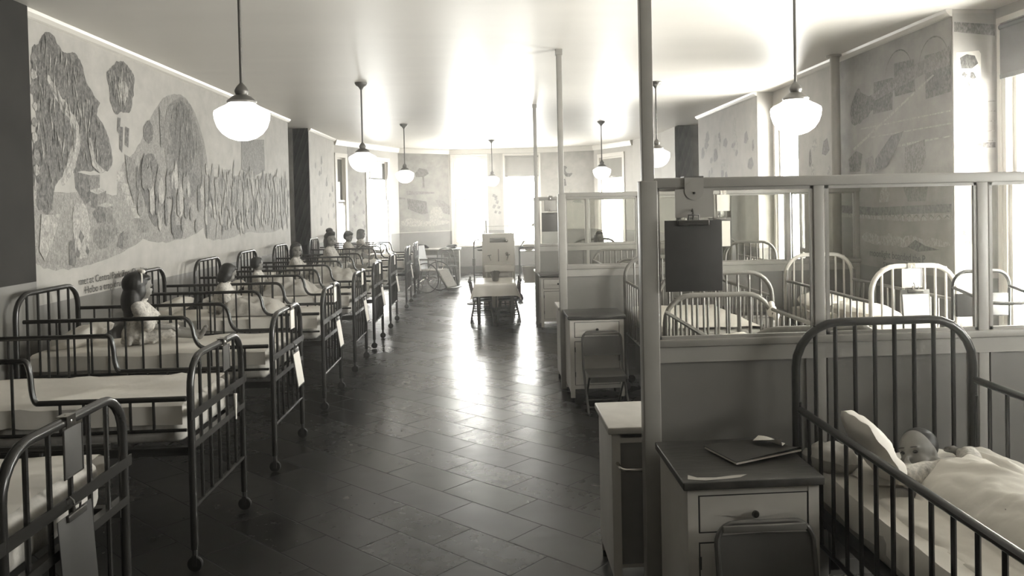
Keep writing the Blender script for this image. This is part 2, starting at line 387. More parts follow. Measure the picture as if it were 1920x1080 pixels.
# ------------------------------------------------------------------ painted walls (generic pictures)
def painting(name, label, origin, ex, size, ground, shapes, text=(), wmats=None):
    """flat wall painting; coordinates (u, z) on the wall, u along ex, paint layers 0.4 mm apart"""
    o3, ex = Vector(origin), Vector(ex).normalized(); nrm = ex.cross(Vector((0, 0, 1)))
    R = Matrix(((ex.x, 0, nrm.x, o3.x), (ex.y, 0, nrm.y, o3.y), (0, 1, 0, o3.z), (0, 0, 0, 1)))
    mb = MB(); u0, u1, z0, z1 = size
    mb.span((u0, z0, .0005), (u1, z1, .003)); keys = {'D': 1, 'M': 2, 'L': 3, 'W': 4, 'F': 5}
    nb = sum(len(p) != 6 for m, p in shapes); kb = 0; topz = .0034 + .00007 * nb
    for k, (m, pts) in enumerate(shapes):
        if len(pts) == 6: z = topz + .00005 * (k % 20) + .000004 * k
        else: z = .0034 + .00007 * kb; kb += 1
        if len(pts) >= 7:
            for _ in range(3): pts = [tuple(p[i] * (1 - f) + q[i] * f for i in (0, 1)) for p, q in zip(pts, pts[1:] + pts[:1]) for f in (.25, .75)]
            pts = [(p[0] + .016 * noise.noise(Vector((p[0] * 17, p[1] * 17, 2))) + .008 * noise.noise(Vector((p[0] * 50, p[1] * 50, 7))), p[1] + .016 * noise.noise(Vector((p[0] * 17, p[1] * 17, 5))) + .008 * noise.noise(Vector((p[0] * 50, p[1] * 50, 11)))) for p in pts]
        mb.cur = keys[m]; cx_, cz_ = sum(p[0] for p in pts) / len(pts), sum(p[1] for p in pts) / len(pts)
        if sum(p[0] * q[1] - q[0] * p[1] for p, q in zip(pts, pts[1:] + pts[:1])) < 0: pts = pts[::-1]
        mb.poly([(p[0], p[1], z) for p in pts])
    me = MB.mesh(mb, name, [M[ground], M['pD'], M['pM'], M['pL'], M['pW'], M['pF']])
    # keep the layers facing the room
    for p in me.polygons:
        if p.normal.z < -.5 and p.center.z > .0032: p.flip()
    ob = link(name, me); ob.matrix_world = R; tag(ob, label, 'mural')
    for s, u, z, h, wd in text:                  # each word a part of its own
        got, x = [], 0.
        for word in s.split():
            cu = bpy.data.curves.new('lettering', 'FONT'); cu.body = word; cu.size = h; cu.extrude = .0004; cu.resolution_u = 3
            to = bpy.data.objects.new('tmp', cu); COL.objects.link(to); bpy.context.view_layer.update()
            dg = bpy.context.evaluated_depsgraph_get(); me2 = bpy.data.meshes.new_from_object(to.evaluated_get(dg)); bpy.data.objects.remove(to)
            got.append((me2, x)); x += max(v.co.x for v in me2.vertices) + h * .28
        for me2, x0 in got:
            for v in me2.vertices: v.co.x *= wd / x
            me2.materials.clear(); me2.materials.append(M['ink'])
            link('lettering', me2, ob, (u + x0 * wd / x, z, topz + .005))
    return ob

LEFT = [
 ('D',[(5.44,2.70),(5.53,2.74),(5.61,2.83),(5.69,2.84),(5.76,2.76),(5.88,2.72),(5.99,2.77),(6.09,2.69),(6.13,2.58),(6.27,2.46),(6.35,2.45),(6.26,2.34),(6.34,2.31),(6.48,2.18),(6.53,1.96),(6.33,1.90),(5.94,1.91),(5.65,1.82),(5.62,1.58),(5.39,1.64),(5.38,1.98),(5.48,2.20),(5.43,2.40),(5.41,2.57)]),
 ('L',[(5.58,2.53),(5.64,2.54),(5.77,2.43),(5.88,2.34),(6.00,2.27),(6.04,2.13),(5.94,1.91),(5.77,1.78),(5.73,1.81),(5.88,2.02),(5.93,2.21),(5.83,2.29),(5.69,2.40)]),
 ('M',[(5.60,2.49),(5.66,2.47),(5.80,2.36),(5.90,2.28),(5.96,2.14),(5.90,1.98),(5.80,1.85),(5.93,2.06),(5.95,2.22),(5.83,2.32),(5.69,2.42)]),
 ('L',[(6.13,2.15),(6.17,2.16),(6.24,1.98),(6.38,1.92),(6.30,1.90),(6.18,1.95)]),
 ('D',[(5.92,1.90),(6.15,1.88),(6.14,1.69),(6.06,1.66),(5.93,1.78)]),
 ('M',[(6.15,1.88),(6.30,1.89),(6.29,1.79),(6.14,1.77)]),
 ('L',[(6.16,1.77),(6.28,1.79),(6.39,1.77),(6.25,1.74)]),
 ('D',[(6.14,1.76),(6.25,1.74),(6.25,1.63),(6.15,1.64)]),
 ('M',[(6.25,1.74),(6.39,1.77),(6.38,1.68),(6.26,1.66)]),
 ('L',[(6.27,1.66),(6.38,1.68),(6.49,1.66),(6.38,1.64)]),
 ('D',[(6.25,1.65),(6.38,1.64),(6.37,1.53),(6.24,1.52),(6.16,1.60)]),
 ('M',[(6.38,1.64),(6.49,1.65),(6.48,1.55),(6.37,1.54)]),
 ('L',[(6.58,1.93),(6.71,1.93),(6.70,1.84),(6.57,1.85)]),
 ('L',[(6.61,1.84),(6.78,1.83),(6.79,1.74),(6.68,1.76)]),
 ('L',[(6.69,1.74),(6.87,1.73),(6.90,1.64),(6.76,1.65)]),
 ('L',[(6.80,1.64),(6.98,1.63),(7.00,1.55),(6.86,1.55)]),
 ('M',[(6.88,1.55),(7.12,1.53),(7.14,1.42),(6.91,1.43)]),
 ('D',[(6.58,1.42),(6.66,1.45),(6.64,1.30),(6.54,1.33)]),
 ('M',[(6.66,1.45),(6.75,1.43),(6.74,1.32),(6.64,1.30)]),
 ('M',[(6.27,1.51),(6.50,1.57),(6.58,1.47),(6.50,1.38),(6.31,1.31),(6.18,1.36),(6.15,1.44)]),
 ('D',[(6.47,2.72),(6.58,2.77),(6.66,2.82),(6.79,2.83),(6.87,2.79),(6.96,2.74),(6.93,2.64),(6.88,2.46),(6.80,2.40),(6.70,2.42),(6.59,2.37),(6.50,2.45),(6.50,2.58),(6.46,2.63)]),
 ('L',[(6.73,2.67),(6.79,2.66),(6.83,2.60),(6.81,2.54),(6.74,2.50),(6.67,2.51),(6.64,2.57),(6.66,2.63)]),
 ('D',[(6.62,2.36),(6.67,2.36),(6.64,2.23),(6.60,2.25)]),
 ('D',[(6.65,2.29),(6.71,2.29),(6.68,2.08),(6.63,2.11)]),
 ('D',[(6.75,2.30),(6.82,2.29),(6.79,2.13),(6.73,2.15)]),
 ('D',[(7.20,2.40),(7.28,2.37),(7.30,2.29),(7.25,2.21),(7.17,2.18),(7.11,2.22),(7.08,2.29),(7.12,2.36)]),
 ('D',[(7.01,2.04),(7.17,2.12),(7.32,2.10),(7.45,1.92),(7.54,1.58),(7.41,1.47),(7.21,1.47),(7.09,1.68),(6.96,1.84)]),
 ('M',[(6.72,2.07),(6.89,2.04),(7.00,1.86),(6.99,1.66),(6.86,1.67),(6.76,1.85)]),
 ('M',[(7.53,2.07),(7.55,2.44),(7.65,2.59),(7.85,2.68),(8.05,2.71),(8.23,2.65),(8.36,2.46),(8.55,2.21),(8.44,1.57),(8.07,1.72),(7.78,1.82),(7.64,1.93)]),
 ('D',[(7.63,2.17),(7.68,2.50),(7.82,2.63),(8.01,2.67),(8.14,2.60),(8.26,2.41),(8.30,2.11),(8.06,1.94),(7.79,1.96)]),
 ('M',[(7.43,2.56),(7.47,2.48),(7.60,2.39),(7.71,2.27),(7.63,2.19),(7.44,2.18)]),
 ('D',[(7.79,1.93),(7.99,2.00),(8.32,1.97),(8.46,1.84),(8.36,1.76),(8.04,1.72),(7.83,1.82)]),
 ('D',[(7.63,1.48),(7.94,1.46),(7.88,1.34),(7.69,1.34)]),
 ('M',[(9.82,2.44),(10.78,2.52),(10.79,2.11),(10.30,2.02),(9.79,2.08)]),
 ('L',[(5.48,1.60),(5.58,1.59),(5.72,1.60),(5.61,1.42),(5.50,1.29),(5.44,1.36)]),
 ('L',[(5.88,1.66),(6.00,1.68),(6.12,1.62),(6.10,1.28),(5.97,1.27),(5.88,1.30),(5.88,1.52)]),
 ('D',[(5.98,1.48),(6.03,1.43),(5.99,1.38),(5.95,1.43)]),
 ('D',[(5.92,1.36),(5.97,1.31),(5.95,1.28),(5.90,1.30)]),
 ('D',[(6.06,1.37),(6.10,1.32),(6.08,1.28),(6.04,1.32)]),
 ('D',[(5.60,1.47),(5.64,1.44),(5.59,1.40),(5.55,1.43)]),
 ('D',[(5.82,1.40),(5.89,1.42),(5.91,1.26),(5.88,1.22),(5.81,1.24)]),
 ('L',[(5.37,1.79),(5.44,1.77),(5.42,1.65),(5.36,1.67)]),
]
rnd = random.Random(3)
def inside(p, poly):
    c = False
    for (x0, y0), (x1, y1) in zip(poly, poly[1:] + poly[:1]):
        if (y0 > p[1]) != (y1 > p[1]) and p[0] < (x1 - x0) * (p[1] - y0) / (y1 - y0) + x0: c = not c
    return c
def folds(poly, n, tones, lo=.06, hi=.28, w=.012):
    us, zs = [p[0] for p in poly], [p[1] for p in poly]; out = []
    while len(out) < n:
        u, z = rnd.uniform(min(us), max(us)), rnd.uniform(min(zs), max(zs)); h = rnd.uniform(lo, hi); s = rnd.uniform(-.25, .25) * h
        if inside((u, z), poly) and inside((u + s, z + h), poly) and inside((u + w * 2, z + h * .5), poly):
            out.append((rnd.choice(tones), [(u, z), (u + w, z + h * .3), (u + s + w, z + h * .7), (u + s, z + h), (u + s * .8 - w * .2, z + h * .7), (u + s * .2 - w * .2, z + h * .3)]))
    return out
base_shapes = [p for m, p in LEFT if m in 'DM' and len(p) >= 9]
for bp_ in base_shapes: LEFT += folds(bp_, 110 if len(bp_) > 20 else 26, 'MMLD' if len(bp_) > 20 else 'MLD', .03, .22, .010)
LEFT.insert(0, ('F', [(8.4,1.32),(8.55,1.7),(8.65,2.02),(8.95,1.93),(9.2,2.1),(9.6,1.96),(10.,2.14),(10.5,2.0),(11.,2.12),(11.5,1.97),(11.88,2.07),(11.92,1.7),(11.9,1.36),(11.,1.27),(10.,1.34),(9.,1.26)]))
LEFT.insert(0, ('F', [(6.5,1.5),(6.62,2.0),(6.95,2.1),(7.3,2.5),(7.7,2.72),(8.2,2.72),(8.6,2.3),(8.7,1.8),(8.6,1.4),(7.6,1.3),(7.0,1.36)]))
LEFT.insert(0, ('F', [(5.33,1.27),(5.36,1.7),(5.6,1.75),(6.3,1.75),(6.9,1.72),(7.2,1.5),(7.0,1.33),(6.2,1.22),(5.7,1.2)]))
for k in range(9): LEFT += [(('M', 'L')[k % 2], [(5.43 + .012 * (k % 3) + r_ * math.cos(a), 1.78 + k * .105 + r_ * math.sin(a)) for a in [j * PI / 4 for j in range(8)]]) for r_ in (.035,)]
for i in range(260):                          # faint upright strokes of the crowded far half of the picture
    u = rnd.uniform(8.5, 11.95); z = rnd.uniform(1.32, 2.0) ; w = rnd.uniform(.02, .09); h = rnd.uniform(.08, .32) * (1 if z < 1.8 else .7); s = rnd.uniform(-.06, .06)
    LEFT.append((rnd.choice('DMMFFFLLL'), [(u, z), (u + w * .5, z - .03), (u + w, z + .02), (u + w * .9 + s, z + h * .7), (u + w * .5 + s, z + h), (u + s * .8, z + h * .6)]))
for i in range(40):
    u = rnd.uniform(6.9, 8.6); z = rnd.uniform(1.4, 1.85); w = rnd.uniform(.05, .13); h = rnd.uniform(.12, .3)
    LEFT.append((rnd.choice('MMLD'), [(u, z), (u + w * .5, z - .03), (u + w, z + .02), (u + w * .9, z + h * .7), (u + w * .5, z + h), (u, z + h * .6)]))
painting('wall_painting', 'long pale wall painting above the left bed row, dark throne-like mass at its near end', (LX, 0, 0), (0, 1, 0), (5.31, 12.06, 1.0, CZ - .05), 'mural', LEFT,
         [('met at Central Park Zoo, Cheshire', 5.93, 1.085, .075, 1.15), ('Hobo a trap drum set to b', 6.0, 1.015, .075, .95)])
# second left painting, past the alcove
S2 = []
for i in range(22):
    u = rnd.uniform(13.6, 15.4); z = rnd.uniform(1.3, 2.45); w = rnd.uniform(.06, .2); h = rnd.uniform(.05, .18)
    S2.append((rnd.choice('MML'), [(u, z), (u + w * .5, z - .02), (u + w, z + .03), (u + w * .7, z + h), (u + w * .2, z + h * .8)]))
painting('wall_painting', 'small faint wall painting between the dark alcove and the left bay window', (LX, 0, 0), (0, 1, 0), (13.42, 15.55, 1.05, CZ - .05), 'mural', S2)
# right mural: a generic harbour scene with hull, rigging and waves, u runs along -Y
RIGHT = [
 ('M',[(6.71,2.47),(6.19,2.59),(5.52,2.67),(5.52,2.53),(5.88,2.52),(6.64,2.42)]),
 ('D',[(6.67,2.58),(6.34,2.57),(6.35,2.31),(6.68,2.31)]),
 ('D',[(6.32,2.68),(6.01,2.66),(6.00,2.41),(6.31,2.41)]),
 ('D',[(5.86,2.66),(5.52,2.64),(5.52,2.34),(5.85,2.33)]),
 ('D',[(7.31,1.53),(6.66,1.51),(5.52,1.54),(5.52,1.48),(6.66,1.44),(7.31,1.46)]),
 ('L',[(7.31,1.45),(5.52,1.47),(5.52,1.43),(6.13,1.40),(7.31,1.42)]),
 ('D',[(7.13,2.40),(6.95,2.61),(6.87,2.49),(6.64,2.47),(6.54,2.40),(6.68,2.35),(6.92,2.25),(7.09,2.25)]),
 ('L',[(6.92,2.21),(5.52,2.21),(5.52,2.20),(6.92,2.20)]), ('L',[(6.72,2.12),(5.52,2.12),(5.52,2.11),(6.72,2.11)]),
 ('L',[(6.29,2.02),(5.52,2.03),(5.52,2.02),(6.29,2.00)]), ('L',[(7.07,2.04),(5.75,2.50),(5.73,2.49),(7.05,2.02)]),
 ('D',[(7.16,1.95),(7.01,2.02),(6.88,1.98),(6.93,1.83),(7.14,1.83)]),
 ('D',[(6.65,1.92),(6.37,2.10),(6.17,2.12),(6.29,1.98),(6.43,1.86),(6.65,1.81)]),
 ('M',[(6.16,1.99),(5.87,2.03),(5.85,1.87),(5.95,1.78),(6.17,1.79)]),
 ('M',[(6.83,1.93),(6.69,1.96),(6.65,1.81),(6.83,1.81)]),
 ('L',[(6.54,1.71),(6.43,1.71),(6.40,1.56),(6.60,1.55)]), ('M',[(6.21,1.70),(5.82,1.69),(5.86,1.56),(6.13,1.56)]),
 ('L',[(6.91,1.27),(6.76,1.31),(6.57,1.26),(6.39,1.30),(6.22,1.26),(6.06,1.30),(5.90,1.26),(5.75,1.29),(5.55,1.26),(5.55,1.23),(5.83,1.22),(6.22,1.20),(6.67,1.19),(6.92,1.21)]),
 ('D',[(6.14,1.20),(6.02,1.26),(5.87,1.22),(5.68,1.20),(5.98,1.17)]),
]
def arcband(cx, cz, rx, rz, a0, a1, w, n=14):
    P = [(cx + rx * math.cos(a0 + (a1 - a0) * k / n), cz + rz * math.sin(a0 + (a1 - a0) * k / n)) for k in range(n + 1)]
    return [('D', [P[k], P[k + 1], (P[k + 1][0], P[k + 1][1] - w), (P[k][0], P[k][1] - w)]) for k in range(n)]
RIGHT += arcband(6.25, 2.56, .22, .22, .2, 3.4, .012) + arcband(5.74, 2.58, .2, .2, 0, 3.2, .012)
for k in range(16): u = 7.2 - k * .105; RIGHT.append(('D', [(u, 1.425), (u - .05, 1.46), (u - .1, 1.425), (u - .05, 1.45)]))
RIGHT = [(m, [(-a, b) for a, b in p]) for m, p in RIGHT]
painting('wall_painting', 'greyish wall painting of a ship rail, rigging and waves behind the right-hand cribs', (RX, 0, 0), (0, -1, 0), (-7.32, -5.505, 1.0, CZ - .05), 'mural_dim', RIGHT,
         [('moonlight boarded the P', -6.76, 1.09, .085, .92), ('swung', -6.52, 1.02, .075, .26)])
RP = []
for i in range(8):
    u = rnd.uniform(-8.25, -7.6); z = rnd.uniform(1.2, 2.4); w = rnd.uniform(.06, .2); h = rnd.uniform(.05, .2)
    RP.append((rnd.choice('MML'), [(u, z), (u + w * .5, z - .02), (u + w, z + .03), (u + w * .7, z + h), (u + w * .2, z + h * .8)]))
painting('wall_painting', 'strip of wall painting beyond the upright pipe on the right', (RX, 0, 0), (0, -1, 0), (-8.36, -7.33, 1.0, CZ - .05), 'mural', RP)
RP = []
for i in range(34):
    u = rnd.uniform(-12.3, -9.8); z = rnd.uniform(1.7, 2.5); w = rnd.uniform(.08, .3); h = rnd.uniform(.05, .25)
    RP.append((rnd.choice('MMLL'), [(u, z), (u + w * .5, z - .02), (u + w, z + .03), (u + w * .7, z + h), (u + w * .2, z + h * .8)]))
painting('wall_painting', 'pale faded wall painting on the pier past the second right window', (RX, 0, 0), (0, -1, 0), (-12.44, -9.67, 1.0, CZ - .05), 'mural', RP)
# window return at the near right: pale panel with three pips
RET = [('W',[(3.327,2.612),(3.492,2.626),(3.507,2.603),(3.505,2.358),(3.332,2.348)]), ('D',[(3.35,2.574),(3.401,2.60),(3.460,2.59),(3.485,2.535),(3.439,2.50),(3.361,2.50)])]
def spade(cx, cz, s): return [('D', [(cx, cz + s), (cx + s * .45, cz + s * .35), (cx + s * .6, cz - s * .1), (cx + s * .35, cz - s * .35), (cx + s * .1, cz - s * .2), (cx + s * .2, cz - s * .6), (cx - s * .2, cz - s * .6), (cx - s * .1, cz - s * .2), (cx - s * .35, cz - s * .35), (cx - s * .6, cz - s * .1), (cx - s * .45, cz + s * .35)])]
RET += spade(3.376, 2.445, .035) + spade(3.447, 2.445, .035) + spade(3.418, 2.378, .032)
RET += [('M',[(3.31,2.83),(3.61,2.81),(3.61,2.73),(3.31,2.76)]), ('M',[(3.305,1.971),(3.61,1.974),(3.61,1.936),(3.304,1.934)]), ('M',[(3.322,1.320),(3.409,1.375),(3.488,1.347),(3.467,1.260),(3.329,1.236)])]
for k in range(5): RET.append(('L', [(3.305, 2.26 - k * .07), (3.61, 2.27 - k * .07), (3.61, 2.262 - k * .07), (3.305, 2.252 - k * .07)]))
def ring(cx, cz, r, w, m='W', n=16): return [(m, [(cx + r * math.cos(2*PI*k/n), cz + 1.2*r * math.sin(2*PI*k/n)), (cx + r * math.cos(2*PI*(k+1)/n), cz + 1.2*r * math.sin(2*PI*(k+1)/n)), (cx + (r-w) * math.cos(2*PI*(k+1)/n), cz + 1.2*(r-w) * math.sin(2*PI*(k+1)/n)), (cx + (r-w) * math.cos(2*PI*k/n), cz + 1.2*(r-w) * math.sin(2*PI*k/n))]) for k in range(n)]
RET += ring(3.41, 2.16, .095, .03)
painting('wall_painting', 'painted window return at the near right with a pale panel of three dark spades', (0, 5.50, 0), (1, 0, 0), (RX + .002, WX - .01, 1.0, CZ - .03), 'mural', RET)
# bay paintings
SHIP = [('D',[(0.210,1.785),(0.725,1.705),(0.746,1.433),(0.575,1.413),(0.231,1.542)]), ('M',[(0.201,1.954),(0.931,1.925),(0.944,1.888),(0.199,1.857)]),
 ('D',[(0.433,2.355),(0.548,2.478),(0.745,2.443),(0.799,2.345),(0.655,2.271),(0.459,2.270)]), ('D',[(0.627,2.271),(0.669,2.271),(0.677,2.025),(0.620,2.025)]),
 ('M',[(0.940,1.739),(1.158,1.724),(1.34,1.595),(1.34,1.393),(1.179,1.423)]), ('L',[(0.774,1.432),(0.893,1.578),(1.095,1.575),(1.177,1.373),(0.998,1.203),(0.798,1.259)]),
 ('L',[(0.047,1.281),(0.295,1.347),(0.712,1.237),(1.34,1.267),(1.34,1.166),(0.567,1.118),(0.043,1.161)]), ('M',[(0.007,1.811),(0.170,1.797),(0.169,1.761),(0.006,1.763)])]
d = Vector((C_[0] - B_[0], C_[1] - B_[1], 0))
painting('wall_painting', 'wall painting of a dark ship hull and a palm left of the bright end windows', (*B_, 0), d, (.01, 1.33, 1.02, 2.8), 'mural_dim', SHIP)
d = Vector((D_[0] - C_[0], D_[1] - C_[1], 0)); P4 = []
for k in range(10): u = rnd.uniform(.98, 1.16); z = rnd.uniform(1.3, 1.8); P4.append(('M', [(u, z), (u + .05, z - .02), (u + .08, z + .04), (u + .02, z + .06)]))
painting('wall_painting', 'narrow painted pier between the two bright end windows', (*C_, 0), d, (.95, 1.23, 1.0, 2.8), 'mural', P4)
d = Vector((E_[0] - D_[0], E_[1] - D_[1], 0)); P5 = [('D', [(.50, 2.42), (.60, 2.5), (.66, 2.44), (.6, 2.36), (.66, 2.28), (.8, 2.33), (.72, 2.2), (.58, 2.24)]), ('D', [(.44, 2.12), (.6, 2.18), (.63, 2.02), (.5, 1.98)]),
    ('L', [(.4, 1.95), (.55, 1.72), (.75, 1.95), (.72, 1.6), (.4, 1.6)]), ('M', [(.2, 1.7), (.36, 1.78), (.4, 1.6), (.2, 1.58)]), ('M', [(.76, 1.62), (.9, 1.74), (1.02, 1.6)])]
painting('wall_painting', 'pale wall painting with dark curls right of the bright end windows', (*D_, 0), d, (.02, 1.28, 1.0, 2.8), 'mural', P5)
d = Vector((B_[0] - A[0], B_[1] - A[1], 0)); P6 = []
for k in range(16): u = rnd.uniform(.55, 1.1); z = rnd.uniform(1.1, 1.9); P6.append((rnd.choice('MMLD'), [(u, z), (u + .06, z - .03), (u + .1, z + .03), (u + .03, z + .07)]))
painting('wall_painting', 'grey painted pier between the two windows of the left bay', (*A, 0), d, (.50, 1.18, 1.0, 2.8), 'mural_dim', P6)

# ------------------------------------------------------------------ lamps
def lamp_parts():
    g = MB().lathe([(.0, 1.975), (.03, 1.977), (.07, 1.99), (.105, 2.015), (.13, 2.05), (.143, 2.09), (.146, 2.12), (.143, 2.135), (.12, 2.15), (.09, 2.165), (.06, 2.185), (.045, 2.19)], n=32)
    f = MB().lathe([(.05, 2.185), (.075, 2.18), (.078, 2.19), (.05, 2.215), (.03, 2.225), (.036, 2.24), (.036, 2.25), (.025, 2.27), (.012, 2.285), (.008, 2.29)], n=24)
    s = MB().tube([(0, 0, 2.28), (0, 0, CZ - .04)], .0085, 10)
    c = MB().lathe([(.012, CZ - .075), (.02, CZ - .06), (.03, CZ - .045), (.055, CZ - .03), (.065, CZ - .01), (.065, CZ)], n=24)
    return [('globe', g.mesh('globe', M['globe'], 'all')), ('fitter', f.mesh('fitter', M['lampmetal'], True)), ('stem', s.mesh('stem', M['lampmetal'], True)), ('ceiling_canopy', c.mesh('ceiling_canopy', M['lampmetal'], True))]
LP = lamp_parts()
for (x, y, lab) in ((-1.335, 4.46, 'nearest lit pendant lamp over the left beds, before the long wall painting'),
                    (-1.335, 8.6, 'middle lit pendant lamp of the left row, in front of the bay window'),
                    (-1.35, 12.95, 'farthest lit pendant lamp of the left row, in front of the ship painting'),
                    (.055, 16.3, 'pale pendant lamp hanging before the narrow pier between the end windows'),
                    (1.81, 4.62, 'nearest lit pendant lamp on the right, above the glazed partition'),
                    (1.85, 8.75, 'lit pendant lamp half hidden behind the tall near partition post'),
                    (1.83, 12.95, 'far right pendant lamp in front of the right bay window')):
    t = thing('pendant_lamp', lab, 'lamp', (x, y, 0), 0, 'pendant lamps in two rows')
    for n, me in LP: link(n, me, t)

# ------------------------------------------------------------------ beds
def arch(y0, y1, z0, z1, r, n=6, x=0.):
    P = [(x, y0, z0)]
    P += [(x, y0 + r - r * math.cos(PI / 2 * k / n), z1 - r + r * math.sin(PI / 2 * k / n)) for k in range(n + 1)]
    P += [(x, y1 - r + r * math.sin(PI / 2 * k / n), z1 - r + r * math.cos(PI / 2 * k / n)) for k in range(n + 1)]
    return P + [(x, y1, z0)]

def smooth_path(P, it=2):
    for _ in range(it):
        Q = [P[0]]
        for a, b in zip(P, P[1:]):
            a, b = Vector(a), Vector(b); Q += [a * .75 + b * .25, a * .25 + b * .75]
        P = Q + [P[-1]]
    return P

_cache = {}
def cached(key, fn):
    if key not in _cache: _cache[key] = fn()
    return _cache[key]

BL, BW = 1.49, .36                         # bed length, half width to the posts
def bed_end(root, x, top, low, side, mats, name):
    fr = cached(('end', name, top), lambda: MB().tube(arch(-BW, BW, .10, top, .14, x=0), .0165, 10)
        .tube([(0, -BW, low), (0, BW, low)], .011, 8).box((.012 * side, 0, .70), (.006, 2 * BW + .07, .038)).box((0, 0, .565), (.03, 2 * BW, .03)).mesh(name, mats, True))
    o = link(name, fr, root, (x, 0, 0))
    sp = cached(('endsp', top, low), lambda: MB().tube([(0, 0, low), (0, 0, top - .012)], .0085, 8).mesh('spindle', mats, True))
    for k in range(5): link('spindle', sp, o, (0, -BW + 2 * BW * (k + 1) / 6, 0))
    ca = cached('caster', lambda: MB().tube([(0, 0, .065), (0, 0, .11)], .0125, 8).box((0, .012, .05), (.02, .003, .05)).box((0, -.012, .05), (.02, .003, .05)).mesh('caster', M['iron'], True))
    wh = cached('wheel', lambda: MB().lathe([(.012, -.009), (.03, -.009), (.034, -.005), (.034, .005), (.03, .009), (.012, .009)], (0, 0, .034), 18, Matrix.Rotation(PI / 2, 3, 'X')).mesh('wheel', M['rubber'], True))
    for y in (-BW, BW):
        c = link('caster', ca, root, (x, y, 0)); link('wheel', wh, c)

def side_rail(root, y, xs, drop, mats):
    """rail high from the head to xs, then an S-bend down to the low foot part"""
    zt, zl, zb = .955, .765, .625
    top = [(.03, y, zt), (xs - drop, y, zt), (xs - drop * .1, y, zt), (xs + drop * .1, y, zl), (xs + drop, y, zl), (BL - .03, y, zl)]
    key = ('rail', y, xs)
    me = cached(key, lambda: MB().tube(smooth_path(top, 3), .0125, 9).tube([(.03, y, zb), (BL - .03, y, zb)], .008, 8).mesh('side_rail', mats, True))
    o = link('side_rail', me, root)
    hi = cached(('sph', y), lambda: MB().tube([(0, y, zb), (0, y, zt)], .0065, 8).mesh('spindle', mats, True))
    lo = cached(('spl', y), lambda: MB().tube([(0, y, zb), (0, y, zl)], .0065, 8).mesh('spindle', mats, True))
    for k in range(13):
        x = .12 + k * .1
        if abs(x - xs) < drop * .6: continue
        link('spindle', hi if x < xs else lo, o, (x, 0, 0))
    return o

def bed_frame_mesh():
    m = MB()
    for y in (-.33, .33): m.span((.0, y - .018, .545), (BL, y + .018, .552)).span((0, y - .002, .51), (BL, y + .002, .55))
    for k in range(9): x = .12 + k * .155; m.tube([(x, -.33, .545), (x, .33, .545)], .004, 6)
    return m.mesh('bed_frame', M['iron'], True)

def cushion(L, W, Hh, n=18, p=2.6, seed=0, pinch=.0):
    mb = MB(); vs, fs = [], []
    for s in (1, -1):
        for i in range(n + 1):
            for j in range(n + 1):
                u, v = 2 * i / n - 1, 2 * j / n - 1
                x, y = u * math.sqrt(1 - v * v * .30), v * math.sqrt(1 - u * u * .30)      # soft square outline
                h = (max(0, 1 - u * u) * max(0, 1 - v * v)) ** .38
                w = noise.noise(Vector((u * 1.8, v * 1.8, seed * 3.1 + s))) * .35 + noise.noise(Vector((u * 5 + seed, v * 5, s))) * .12
                vs.append((x * L / 2, y * W / 2, s * Hh / 2 * h * (1 + w) + .012 * noise.noise(Vector((u * 2, v * 2, seed + 9.)))))
    N = (n + 1) ** 2
    for s in range(2):
        for i in range(n):
            for j in range(n):
                q = [s * N + i * (n + 1) + j, s * N + (i + 1) * (n + 1) + j, s * N + (i + 1) * (n + 1) + j + 1, s * N + i * (n + 1) + j + 1]
                fs.append(tuple(q if s == 0 else q[::-1]))
    return mb.add(vs, fs)

def sheet_mesh(L, W, z, hang, seed, amp=.006, n=30, m=20, diag=False):
    """a sheet lying over a mattress and turned down at its sides"""
    mb = MB(); vs, fs = [], []
    for i in range(n + 1):
        for j in range(m + 1):
            x = L * i / n; t = 2 * j / m - 1; a = abs(t) * (W / 2 + hang)
            if a <= W / 2: y, zz = a, z
            else: y, zz = W / 2 + .006 + .012 * noise.noise(Vector((x * 6, seed, t))), z - (a - W / 2)
            q = noise.noise(Vector((x * 5, t * 3 + seed, seed))) * amp
            if diag: q += .012 * math.exp(-((x - .45 - .5 * t * .33 * 2) / .02) ** 2) + .010 * math.exp(-((x - .95 - .3 * t) / .02) ** 2)
            vs.append((x, math.copysign(y, t), zz + q + .002))
    for i in range(n):
        for j in range(m): a = i * (m + 1) + j; fs.append((a, a + m + 1, a + m + 2, a + 1))
    return mb.add(vs, fs)

